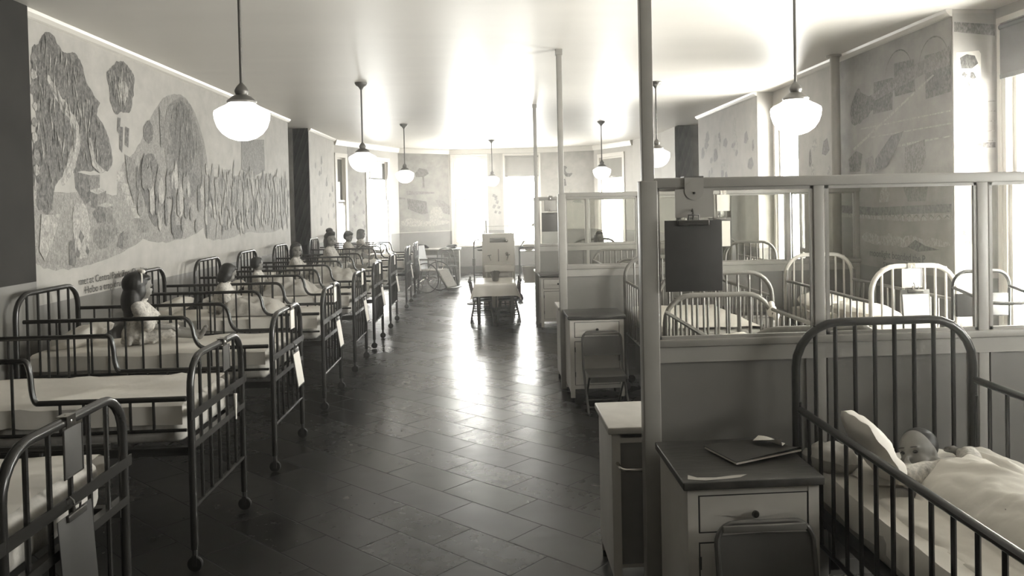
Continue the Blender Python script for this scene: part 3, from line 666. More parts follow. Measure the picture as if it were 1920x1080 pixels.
BEDS = [  # centre y, label, blanket
 (2.60, 'nearest metal bed at the bottom left, only its foot end in view'),
 (3.975, 'empty metal bed with flat white sheet, second in the left row'),
 (5.30, 'metal bed of the dark-haired child in a pale headband, third in the left row'),
 (6.76, 'metal bed with low sheets and a hunched child, fourth in the left row'),
 (8.20, 'metal bed of the child sitting far back by the wall, fifth in the left row'),
 (9.50, 'metal bed of the long-haired child before the dark alcove, sixth in the left row'),
 (10.98, 'metal bed of the girl with a hair bun, seventh in the left row'),
 (13.00, 'metal bed of the short-haired boy, eighth in the left row'),
 (14.40, 'last metal bed of the left row, nearest the bay window'),
]
BX = LX + .13
for i, (y, lab) in enumerate(BEDS):
    r = thing('hospital_bed', lab, 'bed', (BX, y, 0), 0, 'metal beds along the left wall')
    bed_end(r, 0, 1.115, .40, -1, M['bed'], 'headboard'); bed_end(r, BL, .95, .285, 1, M['bed'], 'footboard')
    if i == 0: side_rail(r, -.335, .74, .10, M['bed']); side_rail(r, .335, .76, .10, M['bed'])
    elif i == 1: side_rail(r, -.335, .80, .05, M['bed']); side_rail(r, .335, .85, .06, M['bed'])
    else: side_rail(r, -.335, 1.02, .14, M['bed']); side_rail(r, .335, 1.02, .14, M['bed'])
    link('bed_frame', cached('bf', bed_frame_mesh), r)
    link('mattress', cached('matt', lambda: MB().span((.04, -.31, .555), (BL - .05, .31, .735), bev=.045).mesh('mattress', M['tick'], True)), r)
    put('bed_sheet', sheet_mesh(BL - .10, .64, .748, .10, i * 1.7, .008 if i == 1 else .011, diag=(i == 1)), M['sheet'], r).location = (.05, 0, 0)
    if i != 0:
        pm = cached(('pil', i % 2), lambda: cushion(.30, .50, .11, seed=i).mesh('pillow', M['sheet'], 'all'))
        p = link('pillow', pm, None, (BX + .20, y, .815)); p.rotation_euler = (0, -.35, 0.03 * i)
        tag(p, ['', 'white pillow on the empty second bed', 'white pillow behind the child in a headband', 'white pillow behind the hunched child', 'white pillow behind the child on the fifth left bed',
                'white pillow behind the long-haired child', 'white pillow behind the girl with a hair bun', 'white pillow behind the short-haired boy', 'white pillow on the bed nearest the bay window'][i], 'pillow', 'pillows on the left beds')

# cards and clipboards that hang on rails; local x is the outward normal, y along the rail
def card_holder(loc, rz, label, w=.10, h=.13, r=.0165, mc='card', group=None):
    o = thing('card_holder', label, 'card holder', loc, rz, group)
    put('clip_band', MB().tube([(r * math.cos(a) * 1.15, 0, r * math.sin(a) * 1.15) for a in [PI * 1.15 - k * PI * 1.3 / 8 for k in range(9)]], .003, 6)
        .span((-r * .9, -.026, r + .0005), (r * 1.05, .026, r + .004)).span((r * 1.02, -.026, -r * 1.6), (r * 1.02 + .003, .026, r + .004)), M['steel'], o)
    put('name_card', MB().box((r + .004, 0, -r - h / 2), (.004, w, h), bev=.0015), M[mc], o)
    put('card_frame', MB().tube([(r + .006, -w / 2, -r), (r + .006, -w / 2, -r - h), (r + .006, w / 2, -r - h), (r + .006, w / 2, -r)], .0035, 6), M['white_lit'] if mc == 'card' else M['clip'], o)
    return o
def clipboard(loc, rz, label, w=.17, h=.25, tilt=.13, mb='boardl', paper=True, group=None):
    o = thing('clipboard', label, 'clipboard', loc, rz, group); R = Matrix.Rotation(-tilt, 3, 'Y')
    def P(m): m.v = [tuple(R @ Vector(v)) for v in m.v]; return m
    put('board', P(MB().box((.012, 0, -h / 2 - .02), (.004, w, h), bev=.0018)), M[mb], o)
    if paper: put('paper', P(MB().box((.0155, 0, -h / 2 - .03), (.0015, w * .9, h * .84))), M['paper'], o)
    put('clip', P(MB().box((.018, 0, -.03), (.012, w * .55, .022), bev=.004).tube([(.018, -.02, -.022), (.022, -.02, .0), (.022, .02, .0), (.018, .02, -.022)], .0035, 6)), M['clip'], o)
    put('hook', P(MB().tube([(.014, 0, -.02), (.012, 0, .01), (.002, 0, .022), (-.008, 0, .012), (-.008, 0, .0)], .003, 6)), M['clip'], o)
    return o
ordn = ['nearest', 'second', 'third', 'fourth', 'fifth', 'sixth', 'seventh', 'eighth', 'last']
for i, (y, _) in enumerate(BEDS):
    fx = BX + BL
    card_holder((fx, y + (.06 if i else -.02), .95), 0, 'name card clipped over the footboard of the %s bed in the left row' % ordn[i], .11 if i == 0 else .095, .15 if i == 0 else .12, mc='boardl' if i < 2 else 'card', group='name cards on the left beds')
    if i != 1:
        clipboard((fx + .022, y + (-.05 if i == 0 else .05), .70), 0, 'clipboard hanging from the foot rail of the %s bed in the left row' % ordn[i], .20 if i == 0 else .17, .30 if i == 0 else .25, .06 if i == 0 else .14, 'board' if i == 0 else 'boardl', i > 0, 'clipboards on the left beds')
    else:
        o = thing('thermometer_case', 'thin pale tube hanging under the foot rail of the empty second bed', 'tube', (fx + .03, y + .16, .70))
        put('tube_body', MB().tube([(0, 0, -.16), (0, 0, -.03)], [.004, .008], 8), M['card'], o); put('cord', MB().tube([(0, 0, -.03), (-.01, 0, .004)], .0015, 6), M['rubber'], o)

# ------------------------------------------------------------------ cribs (length runs along Y)
def crib(label, x0, x1, y0, y1, htop, ftop, rail_z=.9, mat_end='crib', mat_side='crib', nsp=8, rail_r=.012, head_far=True, mz=.70, sheet=True, group='cribs on the right', bottom=.40):
    """head at y1 (far end), foot at y0"""
    w = x1 - x0; L = y1 - y0; t = thing('crib', label, 'crib', ((x0 + x1) / 2, y0, 0), 0, group)
    for nm, y, top in (('headboard', L, htop), ('footboard', 0, ftop)):
        P = [(p[1], y, p[2]) for p in arch(-w / 2, w / 2, .1, top, .17)]
        e = put(nm, MB().tube(P, .0165, 10).tube([(-w / 2, y, bottom), (w / 2, y, bottom)], .011, 8), M[mat_end], t)
        sm = MB().tube([(0, y, bottom), (0, y, top - .01)], .0085, 8).mesh('spindle', M[mat_end], True)
        for k in range(nsp): 
            x = -w / 2 + w * (k + 1) / (nsp + 1)
            link('spindle', sm, e, (x, 0, 0))
        for x in (-w / 2, w / 2):
            c = put('caster', MB().tube([(x, y, .06), (x, y, .11)], .0125, 8).box((x, y, .055), (.03, .02, .03)), M['iron'], t)
            put('wheel', MB().lathe([(.012, -.009), (.03, -.009), (.034, -.005), (.034, .005), (.03, .009), (.012, .009)], (x, y, .034), 18, Matrix.Rotation(PI / 2, 3, 'X')), M['rubber'], c)
    zl, zr = rail_z if isinstance(rail_z, tuple) else (rail_z, rail_z)
    n = int(L / .105)
    for x, rz in ((-w / 2 + .004, zl), (w / 2 - .004, zr)):
        e = put('side_rail', MB().tube([(x, .03, rz), (x, L - .03, rz)], rail_r, 9).tube([(x, .03, rz - .44), (x, L - .03, rz - .44)], .009, 8), M[mat_side], t)
        sm = MB().tube([(x, 0, rz - .44), (x, 0, rz)], .0075, 8).mesh('spindle', M[mat_side], True)
        for k in range(n): link('spindle', sm, e, (0, .06 + (L - .12) * (k + .5) / n, 0))
        put('guide_rod', MB().tube([(x, L - .03, bottom + .05), (x, L - .03, min(htop, ftop) - .12)], .006, 7).tube([(x, .03, bottom + .05), (x, .03, min(htop, ftop) - .12)], .006, 7), M[mat_side], t)
    put('mattress', MB().span((-w / 2 + .035, .04, mz - .13), (w / 2 - .035, L - .04, mz), bev=.04), M['tick'], t)
    put('crib_spring', MB().span((-w / 2 + .02, .02, mz - .16), (w / 2 - .02, L - .02, mz - .135)), M['iron'], t, False)
    if sheet: 
        s = put('bed_sheet', sheet_mesh(L - .1, w - .07, mz + .015, .09, x0 * 3 + y0, .012, 24, 16), M['sheet'], t); s.rotation_euler = (0, 0, PI / 2); s.location = (0, .05, 0)
    return t

crib('dark metal crib holding the swaddled baby at the lower right', 1.15, 1.85, 1.42, 2.97, 1.125, .95, (.80, .89), 'crib_dark', 'crib_dark', 8, .014, mz=.58, bottom=.34)
crib('grey crib standing behind the near glazed partition, foot end with a white cloth knot', 1.09, 1.78, 3.46, 4.99, 1.0, 1.02, .9, 'crib', 'crib', 9)
crib('grey crib against the middle glazed partition, tall rounded head end', 1.13, 1.93, 5.40, 6.72, 1.13, 1.10, .93, 'crib', 'crib', 9)
crib('crib with a pale foot end carrying a clipboard, beside the ship painting', 2.44, 3.01, 5.0, 6.50, 1.13, 1.15, .92, 'white_lit', 'crib', 7)  # ends coloured white to imitate the light falling on them
crib('crib seen through the middle partition, nearer of the pair by the aisle', 1.25, 1.95, 8.25, 9.78, 1.02, 1.0, .9, 'crib', 'crib', 9)
crib('crib beside the second right window, seen through two glazed partitions', 2.58, 3.16, 8.7, 10.1, 1.13, 1.13, .9, 'crib', 'crib', 7)
crib('crib beyond the farthest glazed partition', 1.28, 1.98, 11.0, 12.5, 1.03, 1.03, .9, 'crib', 'crib', 9)
crib('low crib just past the middle partition, its end rail below the glass', 1.22, 1.90, 7.0, 8.1, .98, .98, .86, 'crib', 'crib', 9)

# white cloth knot on the crib corner
o = MB(); o.ell((1.78, 4.99, .885), (.032, .03, .042)).ell((1.795, 4.965, .86), (.025, .026, .03)).ell((1.775, 4.985, .925), (.022, .02, .025))
tag(put('cloth_knot', o, M['sheet'], smooth='all'), 'white cloth tied around the corner of the grey crib behind the near partition', 'cloth')

# ------------------------------------------------------------------ glazed screens across the right side
SX = [.615, 1.29, 1.96, 2.60, 3.22]
def screen(label, y, pw=.045, ztop=1.69, zs=1.06, wall_end=False):
    t = thing('glazed_screen', label, 'partition', (0, y, 0), 0, 'glazed partitions across the ward')
    put('tall_post', MB().span((SX[0] - pw / 2, -pw / 2, 0), (SX[0] + pw / 2, pw / 2, CZ), bev=.004), M['part'], t)
    put('post_collar', MB().span((SX[0] - pw / 2 - .006, -pw / 2 - .006, CZ - .05), (SX[0] + pw / 2 + .006, pw / 2 + .006, CZ)), M['part'], t)
    put('corner_casing', MB().span((SX[0] - pw / 2 - .012, -.034, 0), (SX[0] + pw / 2 + .008, .034, ztop - .01), bev=.004), M['part'], t)
    end = RX - .005
    put('top_rail', MB().span((SX[0] + .02, -.026, ztop - .04), (end if wall_end else SX[-1] + .03, .026, ztop), bev=.005), M['part'], t)
    put('sill_rail', MB().span((SX[0] + .02, -.032, zs - .03), (end if wall_end else SX[-1] + .03, .032, zs), bev=.005).span((SX[0] + .02, -.024, zs - .09), (SX[-1], .024, zs - .03)), M['part'], t)
    for x in SX[1:]: put('mullion', MB().span((x - .022, -.0215, 0), (x + .022, .0215, ztop - .03), bev=.004), M['part'], t)
    for a, b in zip(SX, SX[1:]):
        pa, pb = a + .03, b - .022
        put('pane', MB().span((pa, -.003, zs), (pb, .003, ztop - .04)), M['pane2'], t, False)
        put('glazing_bead', MB().span((pa, -.016, zs), (pa + .012, -.004, ztop - .04)).span((pb - .012, -.016, zs), (pb, -.004, ztop - .04)).span((pa, -.016, zs), (pb, -.004, zs + .012)).span((pa, -.016, ztop - .052), (pb, -.004, ztop - .04)), M['part'], t, False)
        put('lower_panel', MB().span((pa - .01, -.01, .1), (pb + .01, .01, zs - .03)).span((pa, -.018, .12), (pa + .035, .0, zs - .09)).span((pb - .035, -.018, .12), (pb, .0, zs - .09)).span((pa, -.018, .1), (pb, .0, .16)), M['panel'], t, False)
    return t
screen('nearest glazed partition with its tall post, behind the baby crib', 3.09, .047, wall_end=True)
screen('middle glazed partition behind the small folding chair', 6.86)
screen('farthest glazed partition beside the aisle', 10.62)
# upright pipe on the right wall
pp = thing('steam_pipe', 'thick upright pipe running up the right wall beside the ship painting', 'pipe', (3.215, 7.25, 0))
put('pipe', MB().tube([(0, 0, 0), (0, 0, CZ)], .043, 18), M['wall'], pp)
put('ceiling_collar', MB().lathe([(.045, CZ - .02), (.075, CZ - .015), (.075, CZ)], n=20), M['wall'], pp); put('floor_collar', MB().lathe([(.075, 0), (.075, .015), (.045, .02)], n=20), M['wall'], pp)

# cards and boards on the screens
def screen_card(x, y, ztop, label, w, h, band=.16):
    o = thing('card_holder', label, 'card holder', (x, y, ztop), -PI / 2, 'name cards on the partitions')
    put('bracket', MB().span((-.03, -band / 2 * .75, .001), (.034, band / 2 * .75, .005)).span((.03, -band / 2 * .75, -.05), (.034, band / 2 * .75, .004))
        .lathe([(.001, -.003), (band / 2 * .75, -.003), (band / 2 * .75, .003), (.001, .003)], (.0325, 0, -.05), 24, Matrix.Rotation(PI / 2, 3, 'Y')), M['part'], o)
    put('rivet', MB().ell((.036, 0, -.06), .005), M['clip'], o)
    put('name_card', MB().box((.031, .0, -.045 - h / 2), (.003, w, h)), M['cardg'], o, False)
    return o
screen_card(.79, 3.09, 1.69, 'metal bracket and grey card over the top rail of the nearest partition', .15, .11, .10)
clipboard((.78, 3.052, 1.545), -PI / 2, 'large dark clipboard hanging on the glass of the nearest partition', .225, .275, .0, 'board', False, 'clipboards on the partitions')
card_holder((2.02, 6.86, 1.675), -PI / 2, 'white card on the top rail of the middle partition', .11, .14, .028, group='name cards on the partitions')
clipboard((1.98, 6.82, 1.47), -PI / 2, 'pale clipboard hanging on the glass of the middle partition', .20, .26, .0, 'boardl', True, 'clipboards on the partitions')
card_holder((.80, 10.62, 1.67), -PI / 2, 'grey card on the top rail of the farthest partition', .16, .14, .028, 'cardg', group='name cards on the partitions')
clipboard((.79, 10.58, 1.50), -PI / 2, 'square dark clipboard on the glass of the farthest partition', .225, .25, .0, 'boardl', False, 'clipboards on the partitions')
card_holder((2.70, 5.0, 1.15), -PI / 2, 'white card clipped to the pale foot end of the crib by the ship painting', .13, .12, group='name cards on the cribs')
clipboard((2.71, 4.975, 1.02), -PI / 2, 'clipboard with white papers on the pale crib foot end by the ship painting', .19, .26, .1, 'boardl', True, 'clipboards on the cribs')
card_holder((1.62, 11.0, 1.03), -PI / 2, 'small pale card on the crib beyond the farthest partition', .12, .12, group='name cards on the cribs')
card_holder((1.55, 8.25, 1.0), -PI / 2, 'small pale card on the nearer crib seen through the middle partition', .12, .12, group='name cards on the cribs')

# ------------------------------------------------------------------ bedside cabinets
def cabinet(label, x, y, rz=0., top='wood', back=False, w=.47, d=.45, h=.69):
    """front faces -y; origin at floor centre"""
    t = thing('bedside_cabinet', label, 'cabinet', (x, y, 0), rz, 'bedside cabinets')
    x0, x1, y0, y1 = -w / 2 + .018, w / 2 - .018, -d / 2 + .018, d / 2 - .018; zt = h - .028
    b = MB()
    for xx in (x0, x1): b.span((xx - .002 if xx < 0 else xx - .02, y0, .075), (xx + .02 if xx < 0 else xx + .002, y1, zt))
    b.span((x0, y1 - .012, .1), (x1, y1, zt)).span((x0, y0 + .02, .1), (x1, y1, .12)).span((x0, y0, zt - .02), (x1, y1, zt))
    for xx in (x0 - .002, x1 - .033): b.span((xx, y0 - .004, .03), (xx + .035, y0 + .02, zt))
    for xx in (x0, x1 - .03): b.span((xx, y1 - .03, .03), (xx + .03, y1, .1))
    if not back: b.span((x0, y0 - .002, zt - .022), (x1, y0 + .018, zt)).span((x0, y0 - .002, zt - .175), (x1, y0 + .018, zt - .145)).span((x0, y0 - .002, .1), (x1, y0 + .018, .13))
    else: b.span((x0, y0, zt - .04), (x1, y0 + .018, zt))
    put('body', b, M['cab'], t, False)
    put('top', MB().span((-w / 2, -d / 2, h - .028), (w / 2, d / 2, h), bev=.005), M[top], t)
    for xx in (x0 + .015, x1 - .015):
        for yy in (y0 + .012, y1 - .015): put('caster', MB().tube([(xx, yy, .0), (xx, yy, .032)], .012, 10), M['rubber'], t)
    if back:
        put('back_panel', MB().span((x0 + .03, y0 + .012, .12), (x1 - .03, y0 + .02, zt - .04)), M['cabin'], t, False)
        put('towel_bar', MB().tube(smooth_path([(x0 + .02, y0, zt - .12), (x0 + .025, y0 - .05, zt - .13), (x0 + .06, y0 - .055, zt - .135), (x1 - .06, y0 - .055, zt - .135), (x1 - .025, y0 - .05, zt - .13), (x1 - .02, y0, zt - .12)], 2), .007, 8), M['steel'], t)
        return t
    dr = put('drawer', MB().span((x0 + .038, y0 - .003, zt - .142), (x1 - .038, y0 + .015, zt - .025), bev=.002)
             .add([(x0 + .07, y0 - .003, zt - .085), (0, y0 - .009, zt - .066), (x1 - .07, y0 - .003, zt - .085), (0, y0 - .009, zt - .1)], [(0, 1, 3), (1, 2, 3)]), M['cab'], t, False)
    put('drawer_gap', MB().span((x0 + .0345, y0 - .0025, zt - .1455), (x1 - .0345, y0 + .012, zt - .0215)), M['gap'], t, False)
    put('knob', MB().lathe([(.005, 0), (.006, .01), (.011, .014), (.0125, .02), (.009, .027), (.001, .029)], (0, y0 - .003, zt - .083), 16, Matrix.Rotation(PI / 2, 3, 'X')), M['knob'], dr)
    do = put('door', MB().span((x0 + .038, y0 - .003, .134), (x1 - .038, y0 + .015, zt - .18)).span((x0 + .08, y0 - .0045, .17), (x1 - .08, y0, zt - .225)), M['cab'], t, False)
    put('door_gap', MB().span((x0 + .0345, y0 - .0025, .1305), (x1 - .0345, y0 + .012, zt - .1765)), M['gap'], t, False)
    put('latch', MB().box((x1 - .04, y0 - .012, zt - .29), (.012, .018, .10), bev=.004).box((x1 - .065, y0 - .008, zt - .255), (.05, .01, .03), bev=.003), M['clip'], do)
    put('hinge', MB().tube([(x0 + .037, y0 - .006, .2), (x0 + .037, y0 - .006, .24)], .005, 8).tube([(x0 + .037, y0 - .006, .4), (x0 + .037, y0 - .006, .44)], .005, 8), M['clip'], do)
    return t
cabinet('cream bedside cabinet with worn dark top at the lower right, papers lying on it', .838, 2.755)
cabinet('cream bedside cabinet with a towel bar behind the tall near partition post', .69, 3.395, 0, 'metaltop', True, w=.47, d=.42)
cabinet('cream bedside cabinet behind the small folding chair', .838, 6.60)
cabinet('cream bedside cabinet edge showing just left of the middle partition post', .80, 7.16, 0, 'metaltop', True, w=.45, d=.40)
cabinet('white bedside cabinet before the farthest partition post', .84, 10.33)
cabinet('white bedside cabinet edge showing past the farthest partition post', .82, 10.94, 0, 'metaltop', True, d=.42)
cabinet('white bedside cabinet between the cribs, seen through the near glass', 2.18, 6.56, w=.44)

# papers on the nearest cabinet
def page_stack():
    t = thing('paper_folder', 'dark curled folder of papers lying on the nearest bedside cabinet', 'folder', (.92, 2.80, .69), .30)
    def sheetm(w, d, z, curl, th=.0015):
        mb = MB(); n = 10; vs, fs = [], []
        for s in (0, 1):
            for i in range(n + 1):
                for j in range(n + 1):
                    u, v = i / n, j / n
                    vs.append(((u - .5) * w, (v - .5) * d, z + curl * (max(0, .5 - v) * 2) ** 2 * u + .004 * math.sin(u * 5) * v + s * th))
        N = (n + 1) ** 2
        for i in range(n):
            for j in range(n):
                a = i * (n + 1) + j; fs += [(a, a + 1, a + n + 2, a + n + 1), (N + a, N + a + n + 1, N + a + n + 2, N + a + 1)]
        for i in range(n):
            for a, b in ((i, i + 1), (n * (n + 1) + i + 1, n * (n + 1) + i), ((i + 1) * (n + 1), i * (n + 1)), (i * (n + 1) + n, (i + 1) * (n + 1) + n)): fs.append((a, a + N, b + N, b)[::-1])
        return mb.add(vs, fs)
    put('lower_pages', sheetm(.27, .20, .006, .012, .006), M['paper'], t, True); put('cover', sheetm(.275, .205, .014, .02, .002), M['folder'], t, True)
    c = put('turned_page', sheetm(.10, .07, .020, .03, .001), M['paper'], t, True); c.location = (.085, .02, .006); c.rotation_euler = (0, .12, -.9)
page_stack()
for lab, pts in (('bare worn patch along the front edge of the nearest cabinet top', [(.625, 2.56), (.68, 2.545), (.75, 2.55), (.80, 2.56), (.83, 2.585), (.775, 2.578), (.72, 2.566), (.66, 2.572), (.635, 2.60)]),):
    wp = MB(); n_ = len(pts); wp.add([(x - .838, y - 2.755, z) for z in (.6898, .6906) for x, y in pts], [tuple(range(n_)), tuple(range(n_, 2 * n_))] + [(k, (k + 1) % n_, n_ + (k + 1) % n_, n_ + k) for k in range(n_)])
    o = put('worn_patch', wp, M['metaltop'], bpy.data.objects['bedside_cabinet'], False); o['label'] = 'pale bare patch on the dark top'

# ------------------------------------------------------------------ small folding chairs
def folding_chair(label, x, y, rz):
    """faces -y; origin at floor centre of the seat"""
    t = thing('folding_chair', label, 'chair', (x, y, 0), rz, 'small folding chairs'); w = .155
    P = [(-w, -.20, .012), (-w, .10, .30)] + [(a[1], .10 + (a[2] - .30) * .22, a[2]) for a in arch(-w, w, .32, .575, .06)] + [(w, .10, .30), (w, -.20, .012)]
    put('back_frame', MB().tube(P, .0095, 9), M['chair'], t)
    put('backrest', MB().add([(sx * (w - .008), .10 + (z - .30) * .22 + b + .012 * (1 - abs(sx)), z) for b in (-.003, .003) for z in (.395, .54) for sx in (-1, -.5, 0, .5, 1)],
        [(i, i + 1, i + 6, i + 5) for i in range(4)] + [(10 + i, 15 + i, 16 + i, 11 + i) for i in range(4)] + [(i, 10 + i, 11 + i, i + 1) for i in range(4)] + [(5 + i, 6 + i, 16 + i, 15 + i) for i in range(4)] + [(0, 5, 15, 10), (4, 14, 19, 9)]), M['chair'], t)
    put('top_band', MB().span((-w + .02, .145, .55), (w - .02, .155, .572), bev=.003), M['cabin'], t)
    put('seat', MB().span((-w + .012, -.17, .275), (w - .012, .13, .292), bev=.007).span((-w + .02, -.172, .245), (w - .02, -.166, .28)), M['chair'], t)
    for s in (-1, 1): put('rear_leg', MB().tube([(s * (w - .02), .18, .012), (s * (w - .02), -.12, .275)], .0085, 8), M['chair'], t)
    put('stretcher', MB().tube([(-w + .02, .155, .034), (w - .02, .155, .034)], .006, 8).tube([(-w, -.155, .055), (w, -.155, .055)], .006, 8), M['chair'], t)
    for s in (-1, 1): put('foot_cap', MB().ell((s * w, -.20, .012), (.013, .013, .012)).ell((s * (w - .02), .18, .012), (.012, .012, .012)), M['rubber'], t)
folding_chair('small metal folding chair standing before the cabinet of the middle partition', .86, 6.13, 0)
folding_chair('small folding chair whose dark back shows against the nearest cabinet door', .845, 2.31, 0)

# ------------------------------------------------------------------ table group in the aisle
TX0, TX1, TY0, TY1, TZ = -.225, .31, 10.75, 11.65, .535
t = thing('play_table', 'low table under a white cloth in the middle of the aisle', 'table', ((TX0 + TX1) / 2, (TY0 + TY1) / 2, 0))
hx, hy = (TX1 - TX0) / 2, (TY1 - TY0) / 2
put('table_top', MB().span((-hx, -hy, TZ - .025), (hx, hy, TZ), bev=.004), M['stool'], t)
put('apron', MB().span((-hx + .03, -hy + .03, TZ - .09), (hx - .03, -hy + .05, TZ - .02)).span((-hx + .03, hy - .05, TZ - .09), (hx - .03, hy - .03, TZ - .02)).span((-hx + .03, -hy + .03, TZ - .09), (-hx + .05, hy - .03, TZ - .02)).span((hx - .05, -hy + .03, TZ - .09), (hx - .03, hy - .03, TZ - .02)), M['stool'], t, False)
for sx in (-1, 1):
    for sy in (-1, 1): put('leg', MB().lathe([(.016, 0), (.02, .05), (.024, .2), (.026, .36), (.022, .38), (.03, .4), (.03, TZ - .02)], (sx * (hx - .04), sy * (hy - .04), 0), 14), M['stool'], t)
mb = MB(); n = 44; hang = .17; vs, fs = [], []
for i in range(n + 1):
    for j in range(n + 1):
        u, v = (2 * i / n - 1), (2 * j / n - 1); X, Y = u * (hx + hang), v * (hy + hang)
        ox, oy = max(0, abs(X) - hx), max(0, abs(Y) - hy)
        x, y, z = X, Y, TZ + .003
        if ox or oy:
            dd = math.hypot(ox, oy); corner = min(ox, oy) / hang
            z -= max(ox, oy) * .97 + .05 * corner
            fl = .012 * math.sin(Y * 22 if ox > oy else X * 22) * dd / hang + .02 * dd / hang
            x = math.copysign(min(abs(X), hx) + (.006 + fl if ox else 0) + .05 * corner, X); y = math.copysign(min(abs(Y), hy) + (.006 + fl if oy else 0) + .05 * corner, Y)
        vs.append((x, y, z))
for i in range(n):
    for j in range(n): a = i * (n + 1) + j; fs.append((a, a + n + 1, a + n + 2, a + 1))
o = put('tablecloth', mb.add(vs, fs), M['cloth'], smooth='all'); o.location = t.location; tag(o, 'white cloth draped over the low aisle table', 'tablecloth')
p = thing('flower_pot', 'dark flower pot standing on the white tablecloth', 'pot', (.05, 11.15, TZ + .005))
put('pot', MB().lathe([(.04, 0), (.058, .10), (.064, .10), (.066, .13), (.058, .13), (.052, .105), (.001, .10)], n=24), M['pot'], p); 
lf = MB(); rl = random.Random(5)
for k in range(14):
    a = rl.uniform(0, 6.28); l = rl.uniform(.03, .065); b = Vector((math.cos(a), math.sin(a), 0)); e = Vector((0, 0, .105)) + b * l + Vector((0, 0, rl.uniform(.012, .05))); q = b.cross(Vector((0, 0, 1))) * .012
    lf.add([(0, 0, .10), tuple((Vector((0, 0, .11)) + e) / 2 + q), tuple(e), tuple((Vector((0, 0, .11)) + e) / 2 - q)], [(0, 1, 2, 3)])
put('leaf', lf, M['leaf'], p, False)
def small_chair(label, x, y, rz):
    t = thing('small_chair', label, 'chair', (x, y, 0), rz, 'small chairs at the aisle table')   # faces +x
    put('seat', MB().span((-.13, -.13, .285), (.14, .13, .31), bev=.011), M['stool'], t)
    for sx, sy in ((-1, -1), (-1, 1), (1, -1), (1, 1)):
        put('leg', MB().tube([(sx * .155, sy * .145, 0), (sx * .145, sy * .135, .06), (sx * .135, sy * .125, .10), (sx * .125, sy * .12, .16), (sx * .10, sy * .10, .29)], [.009, .012, .015, .011, .014], 10), M['stool'], t)
    st = MB()
    for z, k in ((.10, .138), (.17, .122)): st.tube([(-k, -.13, z), (k, -.13, z)], .007, 8).tube([(-k, .13, z), (k, .13, z)], .007, 8)
    st.tube([(.132, -.13, .13), (.132, .13, .13)], .007, 8).tube([(-.132, -.13, .13), (-.132, .13, .13)], .007, 8); put('stretcher', st, M['stool'], t)
    for sy in (-1, 1): put('back_post', MB().tube([(-.115, sy * .11, .30), (-.15, sy * .125, .45), (-.165, sy * .13, .545)], .010, 10).ell((-.168, sy * .131, .56), .017), M['stool'], t)
    put('back_rail', MB().tube([(-.158, -.125, .50), (-.168, 0, .50), (-.158, .125, .50)], .010, 8).tube([(-.142, -.12, .41), (-.150, 0, .41), (-.142, .12, .41)], .008, 8), M['stool'], t)
small_chair('small wooden chair on the left side of the aisle table, nearer one', -.14, 11.00, 0)
small_chair('small wooden chair on the left side of the aisle table, farther one', -.14, 11.42, 0)
small_chair('small wooden chair on the right side of the aisle table, nearer one', .225, 11.00, PI)
small_chair('small wooden chair on the right side of the aisle table, farther one', .225, 11.42, PI)

# wash unit behind the table
t = thing('wash_stand', 'tall white tiled wash stand with two taps behind the aisle table', 'wash stand', (.112, 12.15, 0))
put('back_panel', MB().span((-.245, -.05, .04), (.245, .20, 1.165), bev=.006), M['tile'], t); put('plinth', MB().span((-.235, -.04, 0), (.235, .19, .045)), M['base'], t, False)
put('basin', MB().span((-.22, -.34, .60), (.22, -.048, .69), bev=.02).span((-.15, -.28, .53), (.15, -.05, .60), bev=.02).span((-.235, -.06, .60), (.235, -.048, .72)), M['tile'], t)
put('splash_slot', MB().span((-.13, -.056, 1.03), (.11, -.0505, 1.10), bev=.002), M['cabin'], t)
for s in (-1, 1):
    f = put('tap', MB().tube(smooth_path([(s * .14, -.045, .80), (s * .14, -.10, .81), (s * .13, -.16, .80), (s * .12, -.17, .765)], 2), .009, 8), M['steel'], t)
    put('tap_handle', MB().tube([(s * .14 - .03, -.10, .835), (s * .14 + .03, -.10, .845)], .006, 8).tube([(s * .14, -.10, .81), (s * .14, -.10, .84)], .006, 8), M['clip'], f)
put('thermometer', MB().tube([(0, -.058, .76), (0, -.058, .93)], .005, 8).ell((0, -.058, .755), .009), M['clip'], t)
for z in (1.05, .86): put('valve_knob', MB().lathe([(.022, 0), (.024, .012), (.012, .03), (.001, .032)], (.125, -.05, z), 16, Matrix.Rotation(PI / 2, 3, 'X')), M['steel'], t)
for x in (-.21, -.18, .20): put('shelf_rod', MB().tube([(x, .08, 1.165), (x, .08, 1.36 if x != -.21 else 1.22)], .007, 8), M['clip'], t)
put('glass_shelf', MB().span((-.2, .02, 1.27), (.21, .14, 1.276)), M['pane2'], t, False)
for s in (-1, 1): put('basin_leg', MB().tube([(s * .19, -.30, 0), (s * .19, -.30, .61)], .012, 10), M['tile'], t)
b = thing('stool', 'dark low stool tucked beneath the white wash basin', 'stool', (.13, 11.96, 0))
put('seat', MB().lathe([(.09, .38), (.105, .385), (.105, .405), (.09, .41)], n=24), M['stool'], b)
for k in range(4): a = PI / 4 + k * PI / 2; put('leg', MB().tube([(.11 * math.cos(a), .11 * math.sin(a), 0), (.07 * math.cos(a), .07 * math.sin(a), .385)], .011, 8), M['stool'], b)
